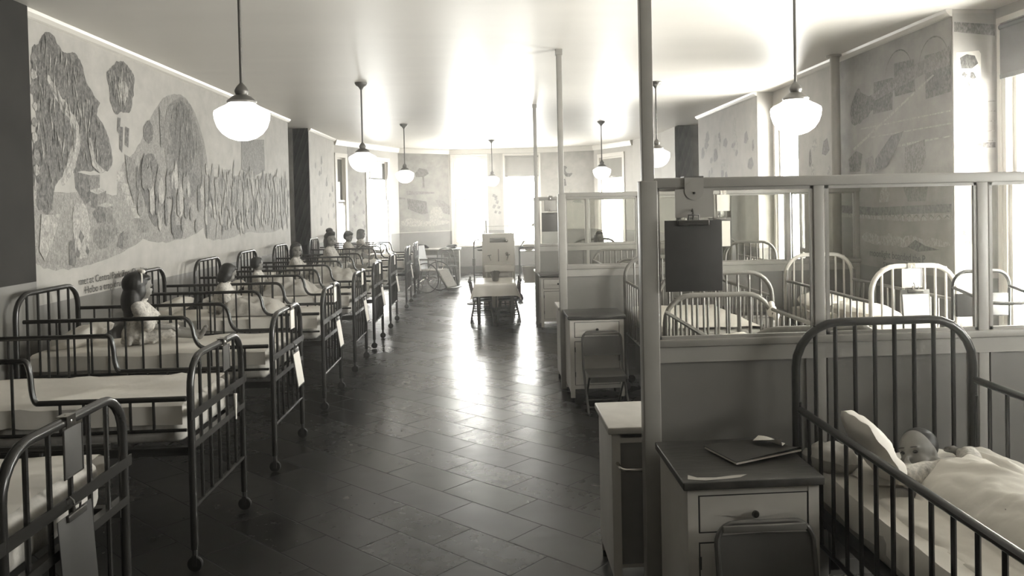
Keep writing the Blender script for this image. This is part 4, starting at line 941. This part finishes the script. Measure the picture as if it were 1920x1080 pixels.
# stands either side
t = thing('drip_stand', 'thin dark stand with side arms left of the wash stand', 'stand', (-.28, 13.0, 0))
put('pole', MB().tube(smooth_path([(0, 0, .03), (0, 0, .98), (.02, 0, 1.03), (.09, 0, 1.04)], 2), .010, 8), M['iron'], t)
put('base', MB().lathe([(.13, 0), (.13, .015), (.04, .03), (.012, .045)], n=24), M['iron'], t)
put('arm', MB().tube([(0, 0, .46), (.17, 0, .46)], .008, 8).tube([(0, 0, .90), (.14, 0, .93)], .006, 8), M['iron'], t)
put('tray', MB().lathe([(.06, 0), (.08, .02), (.075, .02), (.055, .004)], (.13, 0, .86), 20), M['iron'], t)
put('clamp', MB().span((-.022, -.022, .62), (.022, .022, .74), bev=.005), M['clip'], t)
t = thing('dressing_trolley', 'white trolley with a basin and a slanting rod right of the wash stand', 'trolley', (.62, 13.3, 0))
fr = MB()
for sx in (-.15, .17):
    for sy in (-.14, .14): fr.tube([(sx, sy, .05), (sx, sy, .88)], .009, 8)
fr.tube([(-.15, -.14, .88), (.17, -.14, .88)], .009, 8).tube([(-.15, .14, .88), (.17, .14, .88)], .009, 8); put('frame', fr, M['iron'], t)
for z in (.30, .82): put('shelf', MB().span((-.15, -.14, z), (.17, .14, z + .012)), M['tile'], t, False)
for sx in (-.15, .17):
    for sy in (-.14, .14): put('wheel', MB().lathe([(.01, -.01), (.045, -.01), (.05, 0), (.045, .01), (.01, .01)], (sx, sy, .05), 16, Matrix.Rotation(PI / 2, 3, 'X')), M['rubber'], t)
put('slanting_rod', MB().tube([(-.15, -.14, .88), (.10, -.14, 1.26)], .007, 8), M['iron'], t); put('lamp_head', MB().lathe([(.02, .05), (.05, .03), (.07, 0), (.06, 0), (.02, .03)], (.11, -.14, 1.24), 18), M['steel'], t)
o = put('enamel_basin', MB().lathe([(.06, 0), (.09, .05), (.11, .09), (.118, .092), (.1, .06), (.06, .012), (.001, .01)], (.63, 13.3, .835), 24), M['tile'], smooth='all'); tag(o, 'white enamel basin standing on the dressing trolley', 'basin')
o = put('bucket', MB().lathe([(.09, 0), (.12, .24), (.125, .245), (.115, .24), (.088, .012), (.001, .01)], (.63, 13.3, .315), 24), M['tile'], smooth='all'); tag(o, 'pale bucket on the lower shelf of the dressing trolley', 'bucket')

# desk, its things, bentwood chair and wheelchair at the far left
t = thing('desk', 'wooden desk with a bank of drawers below the ship painting', 'desk', (-1.07, 16.3, 0))
put('desk_top', MB().span((-.50, -.30, .705), (.46, .30, .735), bev=.006), M['desk'], t)
put('pedestal', MB().span((.13, -.27, .06), (.43, .28, .705)).span((.15, -.25, 0), (.41, .26, .06)), M['desk'], t, False)
for k in range(5):
    d = put('drawer', MB().span((.145, -.285, .09 + k * .122), (.415, -.27, .198 + k * .122), bev=.003), M['desk'], t)
    put('handle', MB().tube([(.22, -.285, .15 + k * .122), (.225, -.30, .147 + k * .122), (.335, -.30, .147 + k * .122), (.34, -.285, .15 + k * .122)], .006, 8), M['steel'], d)
for yy in (-.26, .26): put('leg', MB().span((-.47, yy - .025, 0), (-.42, yy + .025, .705)), M['desk'], t, False)
put('apron', MB().span((-.45, -.27, .62), (.13, -.25, .705)), M['desk'], t, False)
o = put('leather_case', MB().tube([(-.13, 0, .03), (-.05, 0, .05), (.05, 0, .04), (.13, 0, .02)], [.02, .05, .045, .02], 12), M['rubber'], smooth='all'); o.location = (-1.38, 16.25, .745); tag(o, 'soft dark bag lying on the desk top, beside the bed rails', 'bag')
o = put('rumpled_hat', MB().ell((0, 0, .03), (.11, .09, .05)).ell((.06, 0, .045), (.06, .06, .04)), M['rubber'], smooth='all'); o.location = (-.80, 16.3, .735); tag(o, 'dark rumpled hat on the drawer end of the desk', 'hat')
t = thing('bentwood_chair', 'bentwood chair with a looped back before the desk', 'chair', (-.86, 15.72, 0), .2)
put('seat', MB().lathe([(.17, .40), (.19, .405), (.19, .425), (.17, .43)], n=28), M['stool'], t)
put('back_hoop', MB().tube(smooth_path([(-.17, .10, .40), (-.17, .16, .62), (-.14, .19, .74), (0, .2, .77), (.14, .19, .74), (.17, .16, .62), (.17, .10, .40)], 3), .012, 8), M['stool'], t)
put('inner_hoop', MB().tube(smooth_path([(-.09, .14, .42), (-.09, .17, .60), (-.05, .19, .69), (.05, .19, .69), (.09, .17, .60), (.09, .14, .42)], 3), .009, 8), M['stool'], t)
for sx, sy in ((-1, -1), (1, -1), (-1, 1), (1, 1)): put('leg', MB().tube([(sx * .18, sy * .18, 0), (sx * .15, sy * .14, .2), (sx * .13, sy * .12, .405)], [.010, .012, .014], 10), M['stool'], t)
put('leg_ring', MB().tube([(.135 * math.cos(a * PI / 10), .135 * math.sin(a * PI / 10), .22) for a in range(20)], .008, 8, True), M['stool'], t)
t = thing('wheelchair', 'old cane-seated wheelchair parked between the last bed and the desk', 'wheelchair', (-1.10, 14.98, 0), -.45)
for s in (-1, 1):
    w = put('wheel', MB().tube([(.27 * math.cos(a * PI / 18), s * .24, .28 + .27 * math.sin(a * PI / 18)) for a in range(36)], .010, 8, True), M['rubber'], t)
    sp = MB()
    for k in range(12): a = k * PI / 6; sp.tube([(.02 * math.cos(a), s * .24, .28 + .02 * math.sin(a)), (.265 * math.cos(a), s * .24, .28 + .265 * math.sin(a))], .0025, 5)
    put('spoke', sp, M['steel'], w); put('hub', MB().lathe([(.025, -.02), (.025, .02)], (0, s * .24, .28), 14, Matrix.Rotation(PI / 2, 3, 'X')), M['steel'], w)
    put('arm_rest', MB().span((-.20, s * .205 - .02, .60), (.22, s * .205 + .02, .625), bev=.006), M['stool'], t)
    put('side_frame', MB().tube([(.20, s * .205, .60), (.22, s * .205, .40), (.40, s * .19, .10)], .011, 8).tube([(-.20, s * .205, .10), (-.20, s * .205, .60)], .011, 8), M['stool'], t)
put('seat', MB().span((-.20, -.20, .40), (.24, .20, .42)), M['cane'], t, False)
put('backrest', MB().add([(-.20, -.2, .42), (-.20, .2, .42), (-.28, .2, .86), (-.28, -.2, .86), (-.215, -.2, .42), (-.215, .2, .42), (-.295, .2, .86), (-.295, -.2, .86)], [(0, 1, 2, 3), (7, 6, 5, 4), (0, 4, 5, 1), (1, 5, 6, 2), (2, 6, 7, 3), (3, 7, 4, 0)]), M['stool'], t, False)
put('leg_rest', MB().add([(.24, -.18, .41), (.24, .18, .41), (.42, .18, .11), (.42, -.18, .11), (.225, -.18, .40), (.225, .18, .40), (.405, .18, .10), (.405, -.18, .10)], [(0, 1, 2, 3), (7, 6, 5, 4), (0, 4, 5, 1), (1, 5, 6, 2), (2, 6, 7, 3), (3, 7, 4, 0)]), M['cane'], t, False)
put('footboard', MB().span((.38, -.18, .085), (.52, .18, .10)), M['stool'], t, False)
put('rear_wheel', MB().tube([(-.30 + .08 * math.cos(a * PI / 10), 0, .09 + .08 * math.sin(a * PI / 10)) for a in range(20)], .008, 8, True).tube([(-.30, 0, .09), (-.21, 0, .40)], .009, 8).span((-.31, -.008, .08), (-.29, .008, .10)), M['iron'], t)

# tubular high chair by the near right window
t = thing('high_chair', 'dark tubular high chair standing by the big near window, right of the pale crib end', 'chair', (2.98, 4.55, 0))
put('back_frame', MB().tube([(p[1], .16 - .02 * p[2], p[2]) for p in arch(-.18, .18, .02, 1.135, .09)], .011, 8), M['crib_dark'], t)
put('backrest', MB().span((-.165, .125, .86), (.165, .145, 1.0), bev=.006), M['crib_dark'], t)
put('seat', MB().span((-.17, -.17, .60), (.17, .16, .625), bev=.008), M['crib_dark'], t)
put('arm_rest', MB().tube(smooth_path([(-.18, .14, 1.04), (-.18, -.14, 1.0), (-.15, -.20, .98), (.15, -.20, .98), (.18, -.14, 1.0), (.18, .14, 1.04)], 2), .010, 8), M['crib_dark'], t)
for sx in (-1, 1): put('front_leg', MB().tube([(sx * .20, -.24, .012), (sx * .17, -.16, .61), (sx * .165, -.16, .99)], .011, 8), M['crib_dark'], t)
put('foot_bar', MB().tube([(-.19, -.21, .25), (.19, -.21, .25)], .009, 8), M['crib_dark'], t)

# ------------------------------------------------------------------ people
def blob(name, mb, m, parent, vox=.006, sm=6):
    """fuse overlapping closed shapes into one continuous skin"""
    me = mb.mesh(name, m, 'all'); o = bpy.data.objects.new('tmp', me); COL.objects.link(o)
    r = o.modifiers.new('r', 'REMESH'); r.mode = 'VOXEL'; r.voxel_size = vox
    s = o.modifiers.new('s', 'SMOOTH'); s.iterations = sm; s.factor = .5
    dg = bpy.context.evaluated_depsgraph_get(); dg.update()
    out = bpy.data.meshes.new_from_object(o.evaluated_get(dg)); bpy.data.objects.remove(o); out.name = name
    if not out.materials: out.materials.append(m)
    out.polygons.foreach_set('use_smooth', [True] * len(out.polygons))
    return link(name, out, parent)

def head_shapes(mb, T, s):
    """adds head, nose, ears to mb; T maps head space (x forward, y left, z up, origin at the middle of the head) to the body"""
    R = T.to_3x3(); P = lambda x, y, z: T @ Vector((x * s, y * s, z * s)); e = lambda c, r: mb.ell(P(*c), [q * s for q in r], R, 20, 14)
    e((-.006, 0, .02), (.088, .074, .082)); e((.018, 0, -.03), (.066, .06, .062)); e((.04, 0, -.065), (.034, .034, .028))
    e((.083, 0, -.018), (.012, .010, .012)); e((.078, 0, -.002), (.009, .008, .02))
    for y in (-1, 1): e((.042, y * .036, -.035), (.034, .026, .03)); e((-.005, y * .074, -.01), (.014, .008, .024)); e((.07, y * .027, .022), (.014, .022, .009))
    e((.078, 0, -.05), (.010, .02, .007))
def face_parts(T, s, parent):
    R = T.to_3x3(); P = lambda x, y, z: T @ Vector((x * s, y * s, z * s))
    for y in (-1, 1): put('eye', MB().ell(P(.072, y * .028, .004), [q * s for q in (.009, .012, .007)], R, 12, 8), M['eye'], parent, 'all')
    put('mouth', MB().ell(P(.0845, 0, -.052), [q * s for q in (.005, .017, .003)], R, 12, 8), M['lip'], parent, 'all')
    br = MB()
    for y in (-1, 1): br.ell(P(.078, y * .028, .024), [q * s for q in (.006, .018, .003)], R, 12, 8)
    put('eyebrow', br, M['hair'], parent, 'all')
def hair_shapes(T, s, style):
    mb = MB(); R = T.to_3x3(); P = lambda x, y, z: T @ Vector((x * s, y * s, z * s)); e = lambda c, r: mb.ell(P(*c), [q * s for q in r], R, 20, 14)
    e((-.020, 0, .036), (.086, .082, .080)); e((-.040, 0, .0), (.064, .078, .07)); e((.022, 0, .078), (.05, .062, .03))
    if style != 'short':
        for y in (-1, 1): e((-.018, y * .066, -.03), (.05, .028, .07)); e((-.03, y * .06, -.075), (.04, .028, .05))
        e((-.055, 0, -.05), (.045, .07, .085))
    if style == 'long': e((-.065, 0, -.13), (.04, .075, .09)); e((-.06, 0, -.19), (.032, .06, .06))
    if style == 'puffy': e((-.06, 0, -.10), (.075, .11, .13)); e((-.05, 0, -.20), (.06, .095, .08)); e((-.045, 0, .03), (.095, .10, .095))
    if style == 'bun': e((-.03, 0, .13), (.05, .055, .04)); e((.02, 0, .098), (.06, .06, .03))
    return mb
def hand_shapes(mb, T, s, curl=.5):
    """palm in the xy plane of T, fingers along +x, thumb on +y side"""
    P = lambda x, y, z: T @ Vector((x * s, y * s, z * s)); R = T.to_3x3()
    mb.ell(P(.022, 0, 0), (.026 * s, .022 * s, .010 * s), R, 14, 8)
    for k, (y, l) in enumerate(((.016, .030), (.0055, .034), (-.0055, .031), (-.0165, .024))):
        a, b = P(.040, y, 0), P(.040 + l * .55, y * 1.12, -.012 * curl); c = P(.040 + l * (1 - .35 * curl), y * 1.15, -.012 * curl - l * .55 * curl)
        mb.cap(a, b, .0062 * s, .0056 * s, 8).cap(b, c, .0056 * s, .0048 * s, 8)
    a, b, c = P(.012, .018, -.002), P(.028, .034, -.008), P(.044, .036, -.014); mb.cap(a, b, .0078 * s, .0066 * s, 8).cap(b, c, .0066 * s, .0054 * s, 8)

def look(fwd, up=(0, 0, 1), at=(0, 0, 0)):
    f = Vector(fwd).normalized(); l = Vector(up).cross(f).normalized(); u = f.cross(l)
    return Matrix(((f.x, l.x, u.x, at[0]), (f.y, l.y, u.y, at[1]), (f.z, l.z, u.z, at[2]), (0, 0, 0, 1)))

def seated_child(label, loc, rz, s, hair, head_yaw=0., head_pitch=0., lean=.0, hands=((.24, .07, .16), (.24, -.07, .16)), knees=.09, spread=.06, legs_to=.46, headband=False, trousers='gown', vox=.0055, hairmat='hair'):
    """child sitting with legs stretched towards +x; origin on the mattress under the pelvis"""
    t = thing('person', label, 'person', loc, rz)
    body, gown = MB(), MB()
    V = lambda x, y, z: Vector(((x + lean * max(0, z - .06)) * s, y * s, z * s))
    S = lambda *r: [q * s for q in r]
    hc = V(.012, 0, .455); f = Vector((math.cos(head_yaw) * math.cos(head_pitch), math.sin(head_yaw) * math.cos(head_pitch), math.sin(head_pitch)))
    HT = look(f, at=hc); head_shapes(body, HT, s)
    body.cap(V(0, 0, .30), V(.008, 0, .40), .036 * s, .033 * s)
    body.ell(V(0, 0, .085), S(.085, .10, .085)).ell(V(.008, 0, .18), S(.072, .085, .09)).ell(V(0, 0, .27), S(.066, .092, .085))
    gown.ell(V(0, 0, .088), S(.125, .15, .092)).ell(V(.01, 0, .18), S(.105, .125, .11)).ell(V(0, 0, .265), S(.088, .118, .088)).cap(V(0, -.085, .315), V(0, .085, .315), .046 * s)
    for k in range(9): a = k * 2 * PI / 9; gown.cap(V(.02 + .13 * math.cos(a), .15 * math.sin(a), .03), V(.01 + .09 * math.cos(a + .15), .105 * math.sin(a + .15), .24), .022 * s, .012 * s)
    for k in range(8): a = k * 2 * PI / 8; gown.ell(V(.012 + .046 * math.cos(a), .052 * math.sin(a), .352 + .006 * math.cos(2 * a)), .014 * s)
    gown.ell(V(.005, 0, .345), S(.05, .06, .03))
    for sy, h in ((1, hands[0]), (-1, hands[1])):
        sh = V(0, sy * .10, .312); ha = Vector(h) * s; mid = (sh + ha) / 2; el = mid + Vector((-.03, sy * .055, -.06)) * s
        body.cap(sh, el, .030 * s, .025 * s).cap(el, ha, .0245 * s, .018 * s)
        hand_shapes(body, look(ha - el, (0, 0, 1), ha) @ Matrix.Rotation(-.3 * sy, 4, 'X') @ Matrix.Scale(sy, 4, (0, 1, 0)), s * 1.05)
        q = sh.lerp(el, .95); gown.cap(sh, q, .046 * s, .054 * s)
        for k in range(7): a = k * 2 * PI / 7; gown.ell(q + Vector((.0, .045 * math.cos(a), .045 * math.sin(a))) * s, .017 * s)
    for sy in (1, -1):
        hip, kn, an = V(.03, sy * .055, .07), Vector((.245, sy * (spread + .01), knees)) * s, Vector((legs_to, sy * spread, .045)) * s
        body.cap(hip, kn, .056 * s, .041 * s).cap(kn, an, .040 * s, .026 * s)
        toe = an + Vector((.035, sy * .016, .05)) * s; body.cap(an + Vector((.0, 0, -.008)) * s, toe, .023 * s, .019 * s)
        for k in range(4): body.ell(toe + Vector((.002, sy * (.012 - .008 * k), .012)) * s, .0075 * s)
        gown.cap(hip, kn if trousers == 'gown' else kn, .070 * s, .058 * s)
        if trousers == 'long': gown.cap(kn, kn.lerp(an, .85), .056 * s, .044 * s)
    b = blob('body', body, M['skin'], t, vox, 4)
    face_parts(HT, s, t)
    blob('hair', hair_shapes(HT, s, hair), M[hairmat], t, vox, 4)
    blob('gown', gown, M['gown'], t, vox * 1.3, 6)
    if headband:
        R = HT.to_3x3(); hb = MB(); P = [HT @ (Vector((-.012, .087 * math.cos(a), .04 + .083 * math.sin(a))) * s) for a in [k * PI / 12 for k in range(13)]]
        hb.tube(P, .007 * s, 8); hb.ell(HT @ (Vector((.0, -.02, .128)) * s), S(.024, .04, .018), R).ell(HT @ (Vector((.0, .035, .128)) * s), S(.024, .04, .018), R)
        put('headband', hb, M['sheet'], t, 'all')
    return t
MZ = .752
seated_child('child with long dark hair and a pale headband sitting in the third left bed', (-2.27, 5.28, MZ), .25, .80, 'puffy', .35, -.1, .03, ((.26, .05, .19), (.25, -.10, .13)), headband=True, vox=.0045)
seated_child('child in a pale gown hunched forward on the fourth left bed', (-2.24, 6.74, MZ), .1, .72, 'bob', .6, -.45, .22, ((.24, .06, .16), (.22, -.08, .12)))
seated_child('small child in a pale gown leaning back on the fifth left bed', (-2.32, 8.18, MZ), .0, .66, 'short', .9, -.1, -.12, ((.20, .10, .10), (.22, -.10, .12)), knees=.17)
seated_child('child with long dark hair facing the camera from the sixth left bed', (-2.28, 9.48, MZ), 0, .80, 'long', -1.0, -.05, .02, ((.26, .08, .14), (.24, -.08, .12)), knees=.19, spread=.07, trousers='long')
seated_child('girl with a hair bun and legs stretched out on the seventh left bed', (-2.17, 10.92, MZ), -.1, .93, 'bun', -.75, -.05, .02, ((.22, .06, .10), (.25, -.06, .12)), knees=.07, legs_to=.50)
seated_child('boy with short dark hair looking down at his hands on the eighth left bed', (-2.30, 12.95, MZ), -.1, .84, 'short', -.1, -.4, .06, ((.20, .03, .22), (.20, -.04, .22)), knees=.13)
seated_child('child with dark bobbed hair turned to the window on the last left bed', (-2.32, 14.4, MZ), .1, .82, 'bob', .15, -.15, .04, ((.24, .08, .16), (.24, -.08, .16)))
seated_child('child with a white bow sitting up in the crib beyond the farthest partition', (1.60, 11.75, .725), -PI / 2, .80, 'bob', .5, -.05, .0, ((.2, .08, .14), (.22, -.08, .14)), headband=True)
# rumpled blankets heaped over the legs of three children
def heap(x0, x1, seed, hgt):
    mb = MB(); vs, fs = [], []; nx, ny = 30, 26
    for i in range(nx + 1):
        for j in range(ny + 1):
            u, v = i / nx, j / ny; y = -.29 + .58 * v; x = x0 + (x1 - x0) * u
            e = min(1, 6 * u, 6 * (1 - u), 6 * v, 6 * (1 - v)); e = e * e * (3 - 2 * e)
            z = hgt * math.exp(-((y / .17) ** 2)) * (1 - .55 * u) + .05 * abs(noise.noise(Vector((x * 7, y * 8, seed)))) + .02 * noise.noise(Vector((x * 18, y * 18, seed)))
            vs.append((x + .02 * noise.noise(Vector((y * 6, seed, u))), y + .02 * noise.noise(Vector((x * 6, seed, v))), .765 + e * (.02 + max(0, z)) - (1 - e) * .008))
    for i in range(nx):
        for j in range(ny): a = i * (ny + 1) + j; fs.append((a, a + ny + 1, a + ny + 2, a + 1))
    return mb.add(vs, fs)
for by_, x0_, x1_, sd_, h_, lb_ in ((6.76, .62, 1.10, 3.3, .11, 'rumpled blanket over the legs of the hunched child'), (8.20, .55, 1.05, 5.1, .15, 'rumpled blanket over the knees of the child on the fifth left bed'), (9.50, .72, 1.25, 8.7, .15, 'rumpled blanket over the knees of the long-haired child')):
    o = put('blanket', heap(x0_, x1_, sd_, h_), M['blanket'], smooth='all'); o.location = (BX, by_, 0); tag(o, lb_, 'blanket')
# the book the boy holds
o = thing('open_book', 'small open book held by the short-haired boy', 'book', (-2.30 + .245, 12.93, MZ + .215), -.1); o.rotation_euler = (0, -.7, -.1)
for s in (-1, 1): put('page_half', MB().box((0, s * .05, abs(0) + .003), (.13, .10, .006), Matrix.Rotation(s * .18, 3, 'X')), M['paper'], o, False)
put('cover', MB().box((0, .05, -.004), (.135, .104, .003), Matrix.Rotation(.18, 3, 'X')).box((0, -.05, -.004), (.135, .104, .003), Matrix.Rotation(-.18, 3, 'X')), M['folder'], o, False)

# ------------------------------------------------------------------ baby in the near crib
BZ = .595
t = thing('person', 'swaddled baby lying in the dark crib, face turned aside, fist at the mouth', 'person', (1.475, 2.69, BZ))
body = MB(); s = .80
HT = look((-.80, -.50, .20), (.15, .45, .88), (0, 0, .105)); head_shapes(body, HT, s)
neck = Vector((.03, -.06, .075)); body.cap(HT @ Vector((-.02, 0, -.04)), neck, .034, .036)
body.ell((.06, -.15, .06), (.085, .10, .06)).ell((.065, -.28, .06), (.08, .11, .06)).ell((.07, -.38, .055), (.075, .08, .055))
# right arm bent, fist to the mouth; left arm up beside the head
sh, el, ha = Vector((-.02, -.10, .07)), Vector((-.10, -.13, .07)), Vector((-.075, -.075, .085))
body.cap(sh, el, .026, .022).cap(el, ha, .022, .017); hand_shapes(body, look((.15, .75, .3), (-1, 0, .2), ha), .8, 1.0)
sh2, el2, ha2 = Vector((.13, -.11, .07)), Vector((.20, -.04, .07)), Vector((.17, .04, .09))
body.cap(sh2, el2, .026, .022).cap(el2, ha2, .022, .016); hand_shapes(body, look((-.2, .9, .3), (0, -.3, 1), ha2), .8, 1.0)
for sx in (-1, 1): body.cap((.07 + sx * .045, -.40, .06), (.07 + sx * .075, -.52, .085), .042, .034).cap((.07 + sx * .075, -.52, .085), (.07 + sx * .05, -.63, .05), .033, .024).cap((.07 + sx * .05, -.635, .045), (.07 + sx * .05, -.655, .09), .02, .015)
blob('body', body, M['skin'], t, .0042, 4); face_parts(HT, s, t)
hm = MB(); R = HT.to_3x3(); hm.ell(HT @ (Vector((-.026, 0, .038)) * s), [q * s for q in (.078, .078, .074)], R, 20, 14); blob('hair', hm, M['hair'], t, .0045, 3)
g = MB(); g.ell((.06, -.15, .06), (.105, .115, .07)).ell((.065, -.28, .06), (.10, .12, .068)).ell((.07, -.38, .055), (.095, .09, .065)).cap(sh2, el2.lerp(ha2, .5), .044, .042).cap(sh, el, .042, .040).cap(el, el.lerp(ha, .3), .038, .036).cap((-.01, -.085, .07), (.12, -.085, .07), .035)
for k in range(10): a = k * 2 * PI / 10; c = el2.lerp(ha2, .55); g.ell(c + Vector((.032 * math.cos(a), .008 * math.sin(3 * a), .032 * math.sin(a))), .013)
blob('gown', g, M['gown'], t, .0055, 4)
# blanket over the baby and crib: a height field with folds
def blanket():
    mb = MB(); nx, ny = 46, 60; vs, fs = [], []
    for i in range(nx + 1):
        for j in range(ny + 1):
            u, v = i / nx, j / ny; x = 1.205 + .60 * u; y = 2.53 - 1.05 * v; dx = x - 1.545
            up = max(0, 1 - (dx / .17) ** 2) ** .7 * .13 * max(0, min(1, (2.72 - y) / .12)) * (1 if y > 2.05 else max(0, 1 - (2.05 - y) / .35))
            z = BZ + .012 + up + .016 * noise.noise(Vector((x * 9, y * 7, 3))) + .016 * abs(noise.noise(Vector((x * 17 + y * 9, y * 6, 1)))) + .006 * noise.noise(Vector((x * 40, y * 30, 2))) + .012 * max(0, 1 - abs(dx * 1.3 + (y - 2.35) * .8 - .04) / .03) 
            z += .012 * max(0, 1 - abs(y - 2.22 + .04 * math.sin(x * 9)) / .02)
            yy = y + .035 * noise.noise(Vector((x * 6, 0, 5))) * (1 - v)
            if u < .12: q = (.12 - u) / .12; x = 1.205 + .072 - .05 * min(1, q * 1.6); z -= .20 * max(0, q - .25) + .01 * math.sin(y * 30) * q
            vs.append((x, yy, z))
    for i in range(nx):
        for j in range(ny): a = i * (ny + 1) + j; fs.append((a, a + 1, a + ny + 2, a + ny + 1))
    return mb.add(vs, fs)
o = put('baby_blanket', blanket(), M['sheet'], smooth='all'); tag(o, 'rumpled white blanket covering the baby in the dark crib', 'blanket')
def place_pillow(label, loc, rot, size, seed, m='sheet'):
    o = put('pillow', cushion(*size, seed=seed), M[m], smooth='all'); o.location = loc; o.rotation_euler = rot; tag(o, label, 'pillow')
place_pillow('white pillow standing on edge between the baby and the near crib rail', (1.285, 2.63, BZ + .155), (.10, .98, .10), (.27, .26, .085), 11)
place_pillow('flat white pillow under the head of the baby', (1.50, 2.77, BZ + .025), (-.06, 0, 1.57), (.28, .46, .06), 12)
place_pillow('long white bolster along the far side of the baby crib', (1.74, 2.58, BZ + .05), (0, .1, .05), (.14, .52, .10), 13)
place_pillow('bunched grey-white pad in the head corner of the baby crib', (1.24, 2.86, BZ + .045), (0, .15, .5), (.16, .20, .10), 14, 'tick')
place_pillow('white pillow in the grey crib behind the near partition', (1.36, 4.55, .76), (-.2, 0, .2), (.36, .28, .12), 15)
place_pillow('white pillow in the crib with the pale foot end', (2.66, 6.25, .77), (.1, 0, 0), (.40, .32, .13), 16)
place_pillow('white bundle of bedding in the middle of the crib with the pale foot end', (2.70, 5.65, .77), (0, .1, .3), (.38, .50, .12), 17)

# ------------------------------------------------------------------ daylight, camera, view
hm_ = bpy.data.materials.new('flare_scatter'); hm_.use_nodes = True; nt = hm_.node_tree  # scattering volume added to imitate lens flare around the windows
for n in list(nt.nodes): nt.nodes.remove(n)
vo = nt.nodes.new('ShaderNodeVolumeScatter'); vo.inputs['Density'].default_value = .0072; vo.inputs['Anisotropy'].default_value = .82; vo.inputs['Color'].default_value = (1, .98, .94, 1)
mo = nt.nodes.new('ShaderNodeOutputMaterial'); nt.links.new(vo.outputs[0], mo.inputs['Volume'])
hp = [(LX - 1.0, -1.95), (LX - 1.0, 13.5), (LX - .1, 13.5), (LX - .1, 15.62), (-2.14, 18.25), (-.98, 19.08), (1.26, 19.03), (2.49, 18.48), (3.15, 17.0), (RX + .1, 15.2), (RX + .1, 13.9), (RX + .98, 13.9), (RX + .98, 12.4), (WX + .1, 12.4), (WX + .1, -1.95)]
hn = len(hp); hm = MB().add([(x, y, z) for z in (-.05, CZ + .05) for x, y in hp], [tuple(range(hn)), tuple(range(hn, 2 * hn))[::-1]] + [(k, k + hn, (k + 1) % hn + hn, (k + 1) % hn) for k in range(hn)])
hz = put('flare_veil', hm, hm_, smooth=False); hz['kind'] = 'stuff'; tag(hz, 'faint bright veil added through the whole ward to imitate lens flare', 'flare_veil')
w = bpy.data.worlds.new('overcast_sky'); sc.world = w; w.use_nodes = True
bg = w.node_tree.nodes['Background']; bg.inputs['Color'].default_value = (1, .99, .965, 1); bg.inputs['Strength'].default_value = 42.0
sc.cycles.max_bounces = 10; sc.cycles.diffuse_bounces = 5; sc.cycles.transparent_max_bounces = 24; sc.cycles.glossy_bounces = 5
sc.cycles.use_denoising = True; sc.cycles.sample_clamp_indirect = 10.; sc.cycles.caustics_reflective = False; sc.cycles.caustics_refractive = False
cam = bpy.data.cameras.new('camera'); co = bpy.data.objects.new('camera', cam); COL.objects.link(co); sc.camera = co
yaw, pit, rol = math.radians(3.72), math.radians(1.2), math.radians(1.17)
F = Vector((math.sin(yaw) * math.cos(pit), math.cos(yaw) * math.cos(pit), -math.sin(pit)))
R0 = Vector((math.cos(yaw), -math.sin(yaw), 0)); U0 = R0.cross(F)
Rr = R0 * math.cos(rol) - U0 * math.sin(rol); U = U0 * math.cos(rol) + R0 * math.sin(rol)
co.matrix_world = Matrix(((Rr.x, U.x, -F.x, 0), (Rr.y, U.y, -F.y, 0), (Rr.z, U.z, -F.z, 1.6), (0, 0, 0, 1)))
cam.sensor_width = 36; cam.lens = 1500 / 1920 * 36; cam.shift_x = -(1017 - 960) / 1920; cam.shift_y = -(540 - 413.5) / 1920
cam.clip_start = .05
vs = sc.view_settings; sc.display_settings.display_device = 'sRGB'; vs.view_transform = 'Standard'; vs.look = 'None'; vs.gamma = 1; vs.use_curve_mapping = False; vs.exposure = 0.0
